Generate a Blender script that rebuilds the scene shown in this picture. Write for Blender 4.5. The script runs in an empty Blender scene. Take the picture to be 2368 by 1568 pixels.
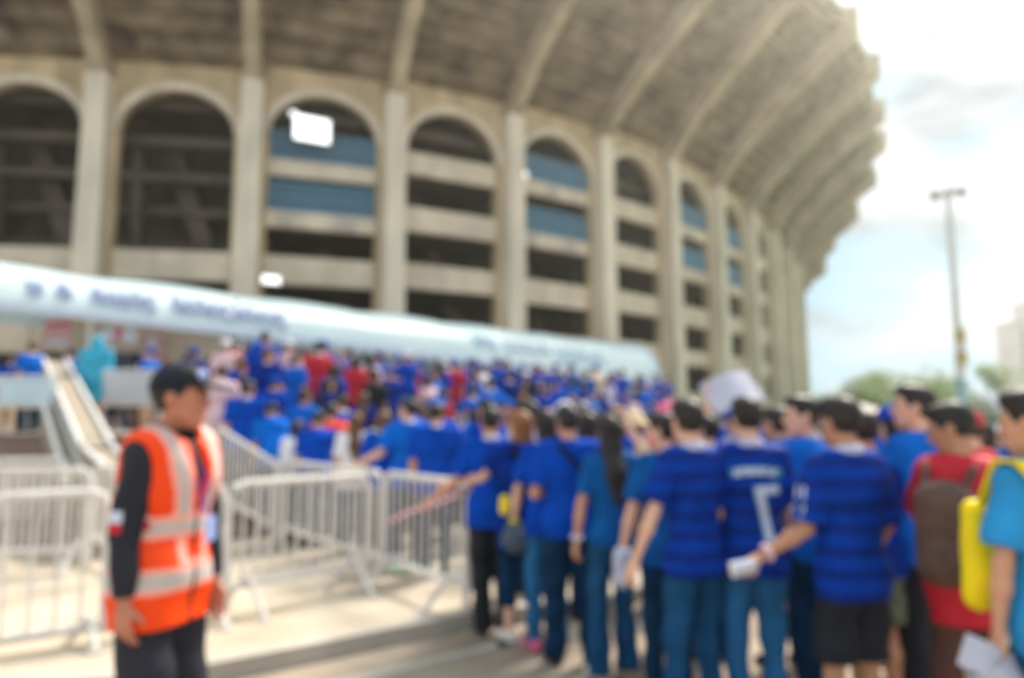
import bpy, math, random
import numpy as np
from mathutils import Vector, Matrix
from mathutils.bvhtree import BVHTree
random.seed(7)
R = math.radians
SC = bpy.context.scene
COL = SC.collection

# ------------------------------------------------------------------ camera
F_PX = 1700.0; PITCH = R(6.41); EYE = 1.6          # focal length in units of a 2368 px wide frame
cam_d = bpy.data.cameras.new('camera'); cam = bpy.data.objects.new('camera', cam_d); COL.objects.link(cam)
cam_d.sensor_width = 36.0; cam_d.lens = 36.0*F_PX/2368.0
cam_d.clip_start = 0.02; cam_d.clip_end = 6000
cam.location = (0, 0, EYE); cam.rotation_euler = (R(90)+PITCH, 0, 0)
cam_d.dof.use_dof = True; cam_d.dof.focus_distance = 0.30; cam_d.dof.aperture_fstop = 5.3
SC.camera = cam

# ------------------------------------------------------------------ world, sun, exposure
SUN_EL, SUN_AZ = R(49), R(36)      # azimuth from +Y, clockwise (to the right) positive
w = bpy.data.worlds.new('World'); SC.world = w; w.use_nodes = True
nt = w.node_tree; N = nt.nodes; L = nt.links; N.clear()
out = N.new('ShaderNodeOutputWorld'); bg = N.new('ShaderNodeBackground'); bg.inputs[1].default_value = 0.1
sky = N.new('ShaderNodeTexSky'); sky.sky_type = 'NISHITA'; sky.sun_disc = False
sky.sun_elevation = SUN_EL; sky.sun_rotation = SUN_AZ; sky.air_density = 1.0; sky.dust_density = 1.5; sky.ozone_density = 1.0
tc = N.new('ShaderNodeTexCoord')
mp = N.new('ShaderNodeMapping'); mp.inputs['Scale'].default_value = (1.0, 1.0, 2.6); mp.inputs['Location'].default_value = (0.35, 0.9, 0.2)
L.new(tc.outputs['Generated'], mp.inputs[0])
n1 = N.new('ShaderNodeTexNoise'); n1.inputs['Scale'].default_value = 4.2; n1.inputs['Detail'].default_value = 5; n1.inputs['Roughness'].default_value = 0.5
L.new(mp.outputs[0], n1.inputs['Vector'])
r1 = N.new('ShaderNodeValToRGB'); r1.color_ramp.elements[0].position = 0.36; r1.color_ramp.elements[1].position = 0.54
L.new(n1.outputs[0], r1.inputs[0])
mp2 = N.new('ShaderNodeMapping'); mp2.inputs['Scale'].default_value = (1.0, 1.0, 2.4); mp2.inputs['Location'].default_value = (2.1, 0.3, 1.0)
L.new(tc.outputs['Generated'], mp2.inputs[0])
n2 = N.new('ShaderNodeTexNoise'); n2.inputs['Scale'].default_value = 2.6; n2.inputs['Detail'].default_value = 4
L.new(mp2.outputs[0], n2.inputs['Vector'])
r2 = N.new('ShaderNodeValToRGB'); r2.color_ramp.elements[0].position = 0.33; r2.color_ramp.elements[1].position = 0.46
r2.color_ramp.elements[0].color = (1.2, 1.5, 1.75, 1); r2.color_ramp.elements[1].color = (4.2, 4.45, 4.6, 1)
L.new(n2.outputs[0], r2.inputs[0])
skyg = N.new('ShaderNodeMixRGB'); skyg.blend_type = 'MULTIPLY'; skyg.inputs[0].default_value = 1; skyg.inputs[2].default_value = (1.0, 1.0, 1.0, 1)
L.new(sky.outputs[0], skyg.inputs[1])
thin = N.new('ShaderNodeMixRGB'); thin.inputs[0].default_value = 0.97; thin.inputs[2].default_value = (2.2, 3.4, 4.05, 1)
L.new(skyg.outputs[0], thin.inputs[1])
mx = N.new('ShaderNodeMixRGB'); L.new(r1.outputs[0], mx.inputs[0]); L.new(thin.outputs[0], mx.inputs[1]); L.new(r2.outputs[0], mx.inputs[2])
L.new(mx.outputs[0], bg.inputs[0]); L.new(bg.outputs[0], out.inputs[0])
sd = bpy.data.lights.new('sun', 'SUN'); sd.energy = 2.9; sd.angle = R(16); sd.color = (1, .93, .82)
so = bpy.data.objects.new('sun', sd); COL.objects.link(so)
sdir = Vector((math.sin(SUN_AZ)*math.cos(SUN_EL), math.cos(SUN_AZ)*math.cos(SUN_EL), math.sin(SUN_EL)))
so.rotation_euler = sdir.to_track_quat('Z', 'Y').to_euler()
SC.view_settings.view_transform = 'Standard'; SC.view_settings.look = 'None'; SC.view_settings.exposure = 1.42; SC.view_settings.gamma = 1

# ------------------------------------------------------------------ helpers
def W(px, Y, z):
    """x of a point at ground distance Y and height z seen in picture column px (2368 wide)"""
    d = Y*math.cos(PITCH)+(z-EYE)*math.sin(PITCH)
    return (px-1184)/F_PX*d
def Zof(py, Y):
    """height of a point at distance Y seen in picture row py"""
    t = math.atan((784-py)/F_PX)+PITCH
    return EYE+Y*math.tan(t)
def tag(o, label=None, cat=None, group=None, kind=None):
    if label: o['label'] = label
    if cat: o['category'] = cat
    if group: o['group'] = group
    if kind: o['kind'] = kind
    return o
def empty(name, loc=(0, 0, 0), rz=0.0, sc=1.0):
    o = bpy.data.objects.new(name, None); COL.objects.link(o); o.location = loc; o.rotation_euler = (0, 0, rz); o.scale = (sc, sc, sc)
    o.empty_display_size = .2
    return o
def mesh_obj(name, v, f, mat, parent=None, smooth=False, colors=None, objmat=False):
    me = bpy.data.meshes.new(name); me.from_pydata([tuple(a) for a in v] if not isinstance(v, np.ndarray) else v.tolist(), [], f if not isinstance(f, np.ndarray) else f.tolist())
    if smooth: me.polygons.foreach_set('use_smooth', [True]*len(me.polygons))
    if colors is not None:
        ca = me.color_attributes.new('Col', 'FLOAT_COLOR', 'POINT')
        c = np.ones((len(v), 4), np.float32); c[:, :3] = colors; ca.data.foreach_set('color', c.ravel())
    me.materials.append(mat); me.update()
    o = bpy.data.objects.new(name, me); COL.objects.link(o)
    if parent: o.parent = parent
    if objmat: o.material_slots[0].link = 'OBJECT'; o.material_slots[0].material = mat
    return o
class MB:
    def __init__(s): s.v = []; s.f = []
    def add(s, v, f):
        b = len(s.v); s.v += [tuple(a) for a in v]; s.f += [tuple(i+b for i in q) for q in f]; return s
    def box(s, c, d, rz=0.0, bev=0.0):
        x, y, z = d[0]/2, d[1]/2, d[2]/2; ca, sa = math.cos(rz), math.sin(rz)
        v = []
        for a, b, e in ((-1,-1,-1),(1,-1,-1),(1,1,-1),(-1,1,-1),(-1,-1,1),(1,-1,1),(1,1,1),(-1,1,1)):
            X, Y = a*x, b*y; v.append((c[0]+X*ca-Y*sa, c[1]+X*sa+Y*ca, c[2]+e*z))
        return s.add(v, [(0,3,2,1),(4,5,6,7),(0,1,5,4),(1,2,6,5),(2,3,7,6),(3,0,4,7)])
    def hexa(s, b, t):      # bottom loop, top loop (each n pts ccw)
        n = len(b); v = list(b)+list(t)
        f = [tuple(range(n))[::-1], tuple(range(n, 2*n))]+[(i, (i+1) % n, n+(i+1) % n, n+i) for i in range(n)]
        return s.add(v, f)
    def tube(s, pts, r, n=8, r2=None):
        pts = [Vector(p) for p in pts]; m = len(pts); rings = []
        up = Vector((0, 0, 1))
        for i, p in enumerate(pts):
            d = (pts[min(i+1, m-1)]-pts[max(i-1, 0)]).normalized()
            a = d.cross(up)
            if a.length < .05: a = d.cross(Vector((1, 0, 0)))
            a.normalize(); b = a.cross(d).normalized()
            rr = r if r2 is None else r+(r2-r)*i/(m-1)
            rings.append([p+a*rr*math.cos(2*math.pi*k/n)+b*rr*math.sin(2*math.pi*k/n) for k in range(n)])
        v = [q for g in rings for q in g]; f = []
        for i in range(m-1):
            for k in range(n): f.append((i*n+k, i*n+(k+1) % n, (i+1)*n+(k+1) % n, (i+1)*n+k))
        f.append(tuple(range(n))[::-1]); f.append(tuple((m-1)*n+k for k in range(n)))
        return s.add(v, f)
    def ball(s, c, r, n=10, sq=(1, 1, 1)):
        v = []; f = []
        for i in range(n//2+1):
            th = math.pi*i/(n//2)
            for k in range(n):
                ph = 2*math.pi*k/n; v.append((c[0]+r*sq[0]*math.sin(th)*math.cos(ph), c[1]+r*sq[1]*math.sin(th)*math.sin(ph), c[2]+r*sq[2]*math.cos(th)))
        for i in range(n//2):
            for k in range(n): f.append((i*n+k, (i+1)*n+k, (i+1)*n+(k+1) % n, i*n+(k+1) % n))
        return s.add(v, f)
    def build(s, name, mat, parent=None, smooth=False, **k):
        return mesh_obj(name, s.v, s.f, mat, parent, smooth, **k)

# ------------------------------------------------------------------ materials
def mat(name, col, rough=.7, var=.12, scale=6.0, metal=0.0, col2=None, bump=0.0, emit=None, spec=.25, wave=None, attr=False, stretch=(1, 1, 1), sheen=0.0, trans=0.0):
    m = bpy.data.materials.new(name); m.use_nodes = True; n = m.node_tree.nodes; l = m.node_tree.links
    b = n['Principled BSDF']; b.inputs['Roughness'].default_value = rough; b.inputs['Metallic'].default_value = metal
    b.inputs['Specular IOR Level'].default_value = spec
    if trans: b.inputs['Subsurface Weight'].default_value = trans; b.inputs['Subsurface Radius'].default_value = (.02, .008, .005)
    t = n.new('ShaderNodeTexCoord'); q = n.new('ShaderNodeMapping'); q.inputs['Scale'].default_value = stretch; l.new(t.outputs['Object'], q.inputs[0])
    z = n.new('ShaderNodeTexNoise'); z.inputs['Scale'].default_value = scale; z.inputs['Detail'].default_value = 4; l.new(q.outputs[0], z.inputs['Vector'])
    rp = n.new('ShaderNodeValToRGB'); rp.color_ramp.elements[0].position = .32; rp.color_ramp.elements[1].position = .68
    c1 = [max(0, c*(1-var)) for c in col]; c2 = col2 if col2 else [min(1, c*(1+var)) for c in col]
    rp.color_ramp.elements[0].color = (*c1, 1); rp.color_ramp.elements[1].color = (*c2, 1)
    l.new(z.outputs[0], rp.inputs[0]); last = rp.outputs[0]
    if wave:       # (axis, scale, colour, amount)
        wv = n.new('ShaderNodeTexWave'); wv.bands_direction = wave[0]; wv.inputs['Scale'].default_value = wave[1]; wv.inputs['Distortion'].default_value = wave[4] if len(wave) > 4 else .6
        l.new(t.outputs['Object'], wv.inputs[0]); mm = n.new('ShaderNodeMath'); mm.operation = 'MULTIPLY'; mm.inputs[1].default_value = wave[3]
        l.new(wv.outputs['Fac'], mm.inputs[0]); mi = n.new('ShaderNodeMixRGB'); l.new(mm.outputs[0], mi.inputs[0]); l.new(last, mi.inputs[1]); mi.inputs[2].default_value = (*wave[2], 1); last = mi.outputs[0]
    if attr:
        va = n.new('ShaderNodeVertexColor'); va.layer_name = 'Col'; mi = n.new('ShaderNodeMixRGB'); mi.blend_type = 'MULTIPLY'; mi.inputs[0].default_value = 1
        l.new(va.outputs[0], mi.inputs[1]); l.new(last, mi.inputs[2]); last = mi.outputs[0]
    l.new(last, b.inputs['Base Color'])
    if bump:
        bp = n.new('ShaderNodeBump'); bp.inputs['Strength'].default_value = bump; bp.inputs['Distance'].default_value = .02; z2 = n.new('ShaderNodeTexNoise'); z2.inputs['Scale'].default_value = scale*6
        l.new(q.outputs[0], z2.inputs['Vector']); l.new(z2.outputs[0], bp.inputs['Height']); l.new(bp.outputs[0], b.inputs['Normal'])
    if emit: b.inputs['Emission Color'].default_value = (*emit[:3], 1); b.inputs['Emission Strength'].default_value = emit[3]
    return m
M = {}
M['conc'] = mat('concrete', (.56, .43, .26), .85, .25, .7, bump=.3, stretch=(1, 1, .35))
M['conc_col'] = mat('column_concrete', (.76, .66, .52), .85, .2, .8, bump=.3, stretch=(1, 1, .25))
M['conc_par'] = mat('parapet_concrete', (.72, .61, .47), .85, .16, .7, bump=.2, stretch=(1, 1, .5))
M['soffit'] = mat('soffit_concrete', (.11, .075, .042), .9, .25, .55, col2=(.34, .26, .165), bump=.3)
M['rib'] = mat('rib_concrete', (.48, .39, .27), .9, .3, .5, bump=.2)
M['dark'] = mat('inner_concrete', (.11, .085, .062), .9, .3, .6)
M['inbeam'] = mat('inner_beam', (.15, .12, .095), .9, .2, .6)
M['railblue'] = mat('blue_painted_rail', (.14, .30, .43), .5, .1, 3)
M['white_paint'] = mat('white_paint', (.78, .76, .74), .45, .06, 4)
M['barrier'] = mat('galvanised_paint', (.68, .64, .60), .45, .10, 9, metal=.0, bump=.1)
M['pave'] = mat('pavement', (.48, .385, .285), .85, .14, .9, col2=(.62, .53, .42), bump=.15)
M['road'] = mat('road', (.33, .26, .195), .9, .16, 1.0, col2=(.42, .34, .265), bump=.2)
M['kerb'] = mat('kerb', (.46, .41, .35), .9, .15, 2)
M['stair'] = mat('stair_tile', (.26, .17, .145), .7, .12, 1.4)
M['plat'] = mat('platform', (.40, .34, .29), .85, .1, 1)
M['wall_beige'] = mat('beige_wall', (.70, .58, .45), .8, .08, 1)
M['cheek'] = mat('cheek_wall', (.34, .28, .22), .8, .08, 1.5)
M['coping'] = mat('coping', (.52, .46, .40), .7, .06, 2)
M['tent'] = mat('tent_fabric', (.80, .97, 1.0), .42, .05, .6, spec=.6, bump=.05)
M['tent_trim'] = mat('tent_trim', (.62, .70, .80), .5, .05, 1)
tm = M['tent'].node_tree; tl = tm.nodes.new('ShaderNodeBsdfTranslucent'); tl.inputs[0].default_value = (.70, .86, .93, 1); tmx = tm.nodes.new('ShaderNodeMixShader'); tmx.inputs[0].default_value = .22
to = [n for n in tm.nodes if n.type == 'OUTPUT_MATERIAL'][0]; tm.links.new(tm.nodes['Principled BSDF'].outputs[0], tmx.inputs[1]); tm.links.new(tl.outputs[0], tmx.inputs[2]); tm.links.new(tmx.outputs[0], to.inputs[0])
M['ink'] = mat('blue_print', (.27, .32, .48), .6, .1, 8)
M['fade'] = mat('faded_print', (.32, .46, .60), .6, .1, 8)
M['panelblue'] = mat('pale_blue_board', (.52, .66, .72), .6, .06, 2)
M['greyboard'] = mat('grey_board', (.50, .52, .55), .6, .06, 2)
M['lamp_on'] = mat('lamp_glass', (1, 1, 1), .3, 0, 3, emit=(1, 1, 1, .75))
M['metal'] = mat('grey_metal', (.42, .43, .43), .45, .08, 5, metal=.3)
M['mast'] = mat('mast_steel', (.62, .64, .62), .45, .06, 2)
M['mastblue'] = mat('mast_blue_paint', (.25, .42, .47), .5, .08, 2)
M['ochre'] = mat('ochre_box', (.42, .33, .10), .6, .1, 4)
M['leaf'] = mat('leaves', (.14, .26, .04), .6, .35, 3, col2=(.40, .52, .14))
M['leafd'] = mat('dark_leaves', (.05, .10, .03), .6, .35, 3, col2=(.09, .17, .05))
M['bark'] = mat('bark', (.12, .09, .07), .9, .2, 4)
M['grass'] = mat('grass', (.12, .20, .05), .9, .2, .5)
M['tower'] = mat('tower_render', (.70, .66, .63), .8, .06, .2)
M['glass'] = mat('window_glass', (.18, .22, .26), .15, .1, 2)
M['skin'] = mat('skin', (.64, .32, .20), .55, .08, 14, trans=.05)
M['skin2'] = mat('skin_tan', (.50, .25, .15), .55, .08, 14)
M['skin3'] = mat('skin_light', (.76, .43, .30), .55, .06, 14)
M['skin_g'] = mat('skin_guard', (.50, .20, .125), .5, .10, 14)
M['hair'] = mat('black_hair', (.025, .020, .018), .5, .3, 40, stretch=(1, 1, .2))
M['hairb'] = mat('brown_hair', (.14, .065, .03), .5, .3, 40)
M['hairo'] = mat('dyed_hair', (.24, .10, .04), .5, .3, 40)
BLUE = (.001, .045, .36); NAVY = (.004, .014, .13)
M['jersey'] = mat('royal_blue_jersey', BLUE, .6, .15, 7, spec=.06, attr=True, wave=('Z', 3.2, NAVY, .75, 1.2))
M['blue'] = mat('royal_blue_cloth', (.001, .055, .40), .8, .2, 6, spec=.06, attr=True)
M['bluel'] = mat('bright_blue_cloth', (.003, .13, .58), .8, .15, 6, spec=.06, attr=True)
M['blued'] = mat('deep_blue_cloth', (.001, .025, .22), .8, .2, 6, spec=.06, attr=True)
M['teal'] = mat('teal_blue_cloth', (.003, .085, .30), .65, .2, 6, spec=.06, attr=True)
M['cyan'] = mat('cyan_cloth', (.02, .28, .62), .6, .12, 6, attr=True)
M['aqua'] = mat('cyan_raincoat', (.03, .34, .52), .35, .15, 5, attr=True)
M['white'] = mat('white_cloth', (.74, .72, .76), .7, .06, 6, attr=True)
M['lilac'] = mat('pale_lilac_cloth', (.58, .55, .70), .7, .08, 6, attr=True)
M['red'] = mat('red_cloth', (.55, .015, .03), .6, .15, 6, attr=True)
M['pink'] = mat('pink_cloth', (.75, .12, .25), .6, .12, 6, attr=True)
M['pinkpale'] = mat('pale_pink_cloth', (.72, .48, .52), .6, .1, 6, attr=True)
M['orange'] = mat('orange_vest', (1.0, .065, .003), .5, .06, 5, attr=True)
M['brown'] = mat('brown_cloth', (.10, .045, .035), .8, .15, 8, attr=True)
M['black'] = mat('black_cloth', (.010, .012, .020), .7, .3, 5, attr=True)
M['darkgrey'] = mat('dark_cloth', (.022, .022, .032), .75, .25, 4, attr=True)
M['jean'] = mat('blue_denim', (.012, .070, .17), .85, .25, 4, spec=.06, attr=True, stretch=(2, 2, .5))
M['jeanl'] = mat('light_blue_denim', (.025, .13, .30), .85, .25, 4, spec=.06, attr=True, stretch=(2, 2, .5))
M['jeand'] = mat('dark_denim', (.006, .030, .075), .8, .25, 4, spec=.06, attr=True)
M['camo'] = mat('green_camo', (.06, .09, .06), .8, .4, 12, col2=(.16, .20, .13), attr=True)
M['plum'] = mat('plum_cloth', (.14, .11, .22), .8, .2, 6, attr=True)
M['tan'] = mat('tan_cloth', (.70, .52, .33), .8, .1, 6, attr=True)
M['yellow'] = mat('yellow_cloth', (.90, .68, .005), .55, .06, 4)
M['shoe'] = mat('white_shoe', (.72, .68, .62), .6, .06, 8, attr=True)
M['shoeb'] = mat('black_shoe', (.02, .02, .022), .6, .2, 8, attr=True)
M['shoep'] = mat('pink_shoe', (.80, .13, .26), .6, .1, 8, attr=True)
M['bagbrown'] = mat('brown_bag', (.105, .060, .048), .75, .2, 12)
M['baggrey'] = mat('grey_bag', (.07, .10, .14), .5, .15, 8)
M['paper'] = mat('paper', (.52, .51, .60), .7, .04, 4)
M['plastic'] = mat('clear_bag', (.48, .50, .64), .25, .05, 8)
M['eye'] = mat('eye_dark', (.10, .07, .055), .3, 0, 3)
M['print'] = mat('pale_print', (.62, .66, .78), .6, .04, 8)
M['printteal'] = mat('teal_outline', (.05, .26, .42), .6, .04, 8)
M['patchred'] = mat('patch_red', (.55, .02, .04), .7, .05, 8)
M['cardblue'] = mat('pale_blue_card', (.36, .44, .78), .4, .05, 8)
M['lanyard'] = mat('blue_lanyard', (.04, .06, .40), .6, .05, 8)

# ------------------------------------------------------------------ ground
def sheet(name, pts, z, m, thick=None):
    b = MB(); n = len(pts)
    if thick is None: b.add([(x, y, z) for x, y in pts], [tuple(range(n))])
    else: b.hexa([(x, y, z-thick) for x, y in pts], [(x, y, z) for x, y in pts])
    return tag(b.build(name, m), kind='structure')
sheet('road', [(-1500, -50), (1500, -50), (1500, 3000), (-1500, 3000)], 0.0, M['road'])
# pavement: raised 0.12 m, kerb line from the lower left to the barrier end and on to the right
KL = [(-14, 1.35), (-2.08, 4.52), (-.32, 5.90), (1.0, 6.55), (2.2, 8.6), (4.5, 14), (9, 22), (15, 30)]
pv = [(x-.10*.55, y+.14) for x, y in KL]
kb = MB(); gb = MB()
for i in range(len(KL)-1):
    a, c = Vector(KL[i]), Vector(KL[i+1]); d = (c-a).normalized(); nn = Vector((-d.y, d.x))
    if nn.y < 0: nn = -nn
    kb.hexa([(a.x, a.y, 0), (c.x, c.y, 0), (c.x+nn.x*.15, c.y+nn.y*.15, 0), (a.x+nn.x*.15, a.y+nn.y*.15, 0)],
            [(a.x, a.y, .125), (c.x, c.y, .125), (c.x+nn.x*.15, c.y+nn.y*.15, .125), (a.x+nn.x*.15, a.y+nn.y*.15, .125)])
    if i < 5:
        a2, c2 = a-nn*.42, c-nn*.42
        gb.hexa([(a2.x, a2.y, .002), (c2.x, c2.y, .002), (c2.x-nn.x*.10, c2.y-nn.y*.10, .002), (a2.x-nn.x*.10, a2.y-nn.y*.10, .002)],
                [(a2.x, a2.y, .008), (c2.x, c2.y, .008), (c2.x-nn.x*.10, c2.y-nn.y*.10, .008), (a2.x-nn.x*.10, a2.y-nn.y*.10, .008)])
tag(kb.build('kerb', M['kerb']), kind='structure'); tag(gb.build('gutter_line', M['kerb']), kind='structure')
sheet('pavement', [(x-.05, y+.12) for x, y in KL]+[(15, 200), (-60, 200), (-60, -2)], .12, M['pave'])
jb = MB()
for k in range(9):
    y0 = 3.2+k*1.15
    a, c = Vector((-9, y0-2.3)), Vector((.1+k*.3, y0+1.9+k*.15)); d = (c-a).normalized(); nn = Vector((-d.y, d.x))*.012
    # joints between the paving slabs, kept on the pavement side of the kerb
    if k > 0: jb.add([(a.x, a.y, .124), (c.x, c.y, .124), (c.x+nn.x, c.y+nn.y, .124), (a.x+nn.x, a.y+nn.y, .124)], [(0, 1, 2, 3)])
tag(jb.build('paving_joints', M['kerb']), kind='structure')
sheet('lawn', [(12, 45), (120, 40), (160, 140), (10, 140)], .02, M['grass'])

# stairs: front line, offset back step by step
SL = [(-16, 8.9), (-5.2, 8.9), (-1.6, 10.2), (9, 24.0)]
def offset_line(pts, d):
    n = len(pts); r = []
    dirs = [(Vector(pts[i+1])-Vector(pts[i])).normalized() for i in range(n-1)]
    for i in range(n):
        if i == 0: nn = Vector((-dirs[0].y, dirs[0].x)); r.append(Vector(pts[0])+nn*d)
        elif i == n-1: nn = Vector((-dirs[-1].y, dirs[-1].x)); r.append(Vector(pts[-1])+nn*d)
        else:
            a, c = Vector((-dirs[i-1].y, dirs[i-1].x)), Vector((-dirs[i].y, dirs[i].x)); m_ = (a+c).normalized(); r.append(Vector(pts[i])+m_*(d/m_.dot(a)))
    return r
NST = 9; RISE = .142; TREAD = .34
st = MB()
for k in range(NST):
    fr = offset_line(SL, k*TREAD); e = .004*k
    back = [(26+e*9, 46+e), (-20-e*9, 46+e)]
    pts = [(p.x, p.y) for p in fr]+back
    z0 = .12+k*RISE+.002; z1 = .12+(k+1)*RISE
    st.hexa([(x, y, z0) for x, y in pts], [(x, y, z1) for x, y in pts])
stairs = tag(st.build('stairs', M['stair']), kind='structure')
PLZ = .12+NST*RISE
fr = offset_line(SL, NST*TREAD-.34+.06)
sheet('platform', [(p.x, p.y) for p in fr]+[(25, 45), (-19, 45)], PLZ+.004, M['plat'])
def ground_z(x, y):
    """height of the walking surface"""
    def behind(pts):
        for i in range(len(pts)-1):
            a, c = Vector(pts[i]), Vector(pts[i+1])
            if a.x <= x <= c.x: return y-(a.y+(c.y-a.y)*(x-a.x)/(c.x-a.x))
        return -1 if x > pts[-1][0] else 1
    k = 0
    for i in range(NST):
        fr_ = [(p.x, p.y) for p in offset_line(SL, i*TREAD)]
        if behind(fr_) > .02: k = i+1
    if k: return .12+k*RISE
    return .12 if behind(KL) > .1 else 0.0

# ------------------------------------------------------------------ stadium
def heading(k):
    if k < 0: return 9.1+k*3.0
    if k <= 7: return 9.126+10.717*k-.590*k*k
    return {8: 59, 9: 62, 10: 66, 11: 70, 12: 75, 13: 80, 14: 86, 15: 92, 16: 98}.get(k, 98)
BW = 8.3586
CP = {0: Vector((-23.853, 41.225))}
for k in range(0, 16):
    th = R(heading(k)); CP[k+1] = CP[k]+Vector((math.cos(th), math.sin(th)))*BW
for k in range(0, -4, -1):
    th = R(heading(k-1)); CP[k-1] = CP[k]-Vector((math.cos(th), math.sin(th)))*BW
KS = list(range(-3, 16))
def cdir(k):
    t = (CP[min(k+1, 16)]-CP[max(k-1, -4)]).normalized(); return t, Vector((t.y, -t.x))
# rim tips of the ribs: overhang and height chosen so that the roofline steps as it does in reality
TEETH = {6: (1985, 73), 7: (2037, 179), 8: (2048, 276), 9: (2052, 345), 10: (2030, 426), 11: (1988, 509), 12: (1932, 576), 13: (1876, 633)}
RIM = {}
for k in range(-4, 17):
    t, n_ = cdir(k)
    if k in TEETH:
        px, py = TEETH[k]; best = None
        for O in np.arange(6, 18, .1):
            p = CP[k]+n_*float(O)
            z = Zof(py, p.y)
            d = p.y*math.cos(PITCH)+(z-EYE)*math.sin(PITCH)
            e = abs(1184+F_PX*p.x/d-px)
            if best is None or e < best[0]: best = (e, float(O), z)
        RIM[k] = (best[1], best[2])
    else: RIM[k] = (13.0, 31.0)
for k in (14, 15, 16): RIM[k] = (RIM[13][0]*.9, RIM[13][1]-1)
RIM[5] = (13.0, max(RIM[6][1], 30)); RIM[4] = (13, 31.0)
print('RIM', {k: (round(a, 1), round(b, 1)) for k, (a, b) in RIM.items()})
stad = empty('stadium', (0, 50, 0))
tag(stad, 'huge weathered concrete stadium with tall arched bays under a flaring ribbed upper tier', 'stadium')
S0 = Vector((0, -50, 0))
def sb(mb): mb.v = [(a[0], a[1]-50, a[2]) for a in mb.v]; return mb
def P3(k, along, outw, z):
    t, n_ = cdir(k); p = CP[k]+t*along+n_*outw; return (p.x, p.y, z)
ARCHT = {1: 21.05, 2: 21.55, 3: 21.9, 4: 22.2, 5: 22.65, 6: 22.65, 7: 22.4}
def archt(k): return ARCHT.get(k, 21.0 if k < 1 else 22.3-.25*(k-7))
def walltop(k): return archt(k)+1.9
for k in KS:
    t, n_ = cdir(k)
    wt = .5*(walltop(k)+walltop(k+1))
    # column with a slight taper, splaying into the rib at its head
    cb = MB(); hw = .62; dp = 1.35
    def ring(z, hw, dp, back=.55): return [P3(k, -hw, dp, z), P3(k, hw, dp, z), P3(k, hw, -back, z), P3(k, -hw, -back, z)]
    cb.hexa(ring(0, .72, 1.5), ring(14, .64, 1.35)); cb.hexa(ring(14.003, .635, 1.345), ring(wt-1.5, .60, 1.30))
    sb(cb).build('column', M['conc_col'], stad)
    O, Zr = RIM[k]
    # rib: deep beam in the radial plane with a curved lower edge
    rb = MB(); NSEG = 9; hw = .42
    lo = []; hi = []
    z0 = wt-1.5
    for i in range(NSEG+1):
        u = i/NSEG; o = 1.3+(O-1.3)*u
        zc = z0+(Zr-z0)*(u**.80 if k < 8 else u**.72)
        lo.append((o, zc)); hi.append((o, zc+2.9-.5*u))
    for i in range(NSEG):
        (o0, a0), (o1, a1) = lo[i], lo[i+1]; (_, b0), (_, b1) = hi[i], hi[i+1]
        rb.hexa([P3(k, -hw, o0, a0), P3(k, hw, o0, a0), P3(k, hw, o1, a1), P3(k, -hw, o1, a1)],
                [P3(k, -hw, o0, b0), P3(k, hw, o0, b0), P3(k, hw, o1, b1), P3(k, -hw, o1, b1)])
    rb.hexa([P3(k, -hw, -.5, z0), P3(k, hw, -.5, z0), P3(k, hw, 1.3, z0), P3(k, -hw, 1.3, z0)],
            [P3(k, -hw, -.5, z0+3), P3(k, hw, -.5, z0+3), P3(k, hw, 1.3, z0+3), P3(k, -hw, 1.3, z0+3)])
    sb(rb).build('rib', M['rib'], stad)
def lerp(a, b, u): return a+(b-a)*u
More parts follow.
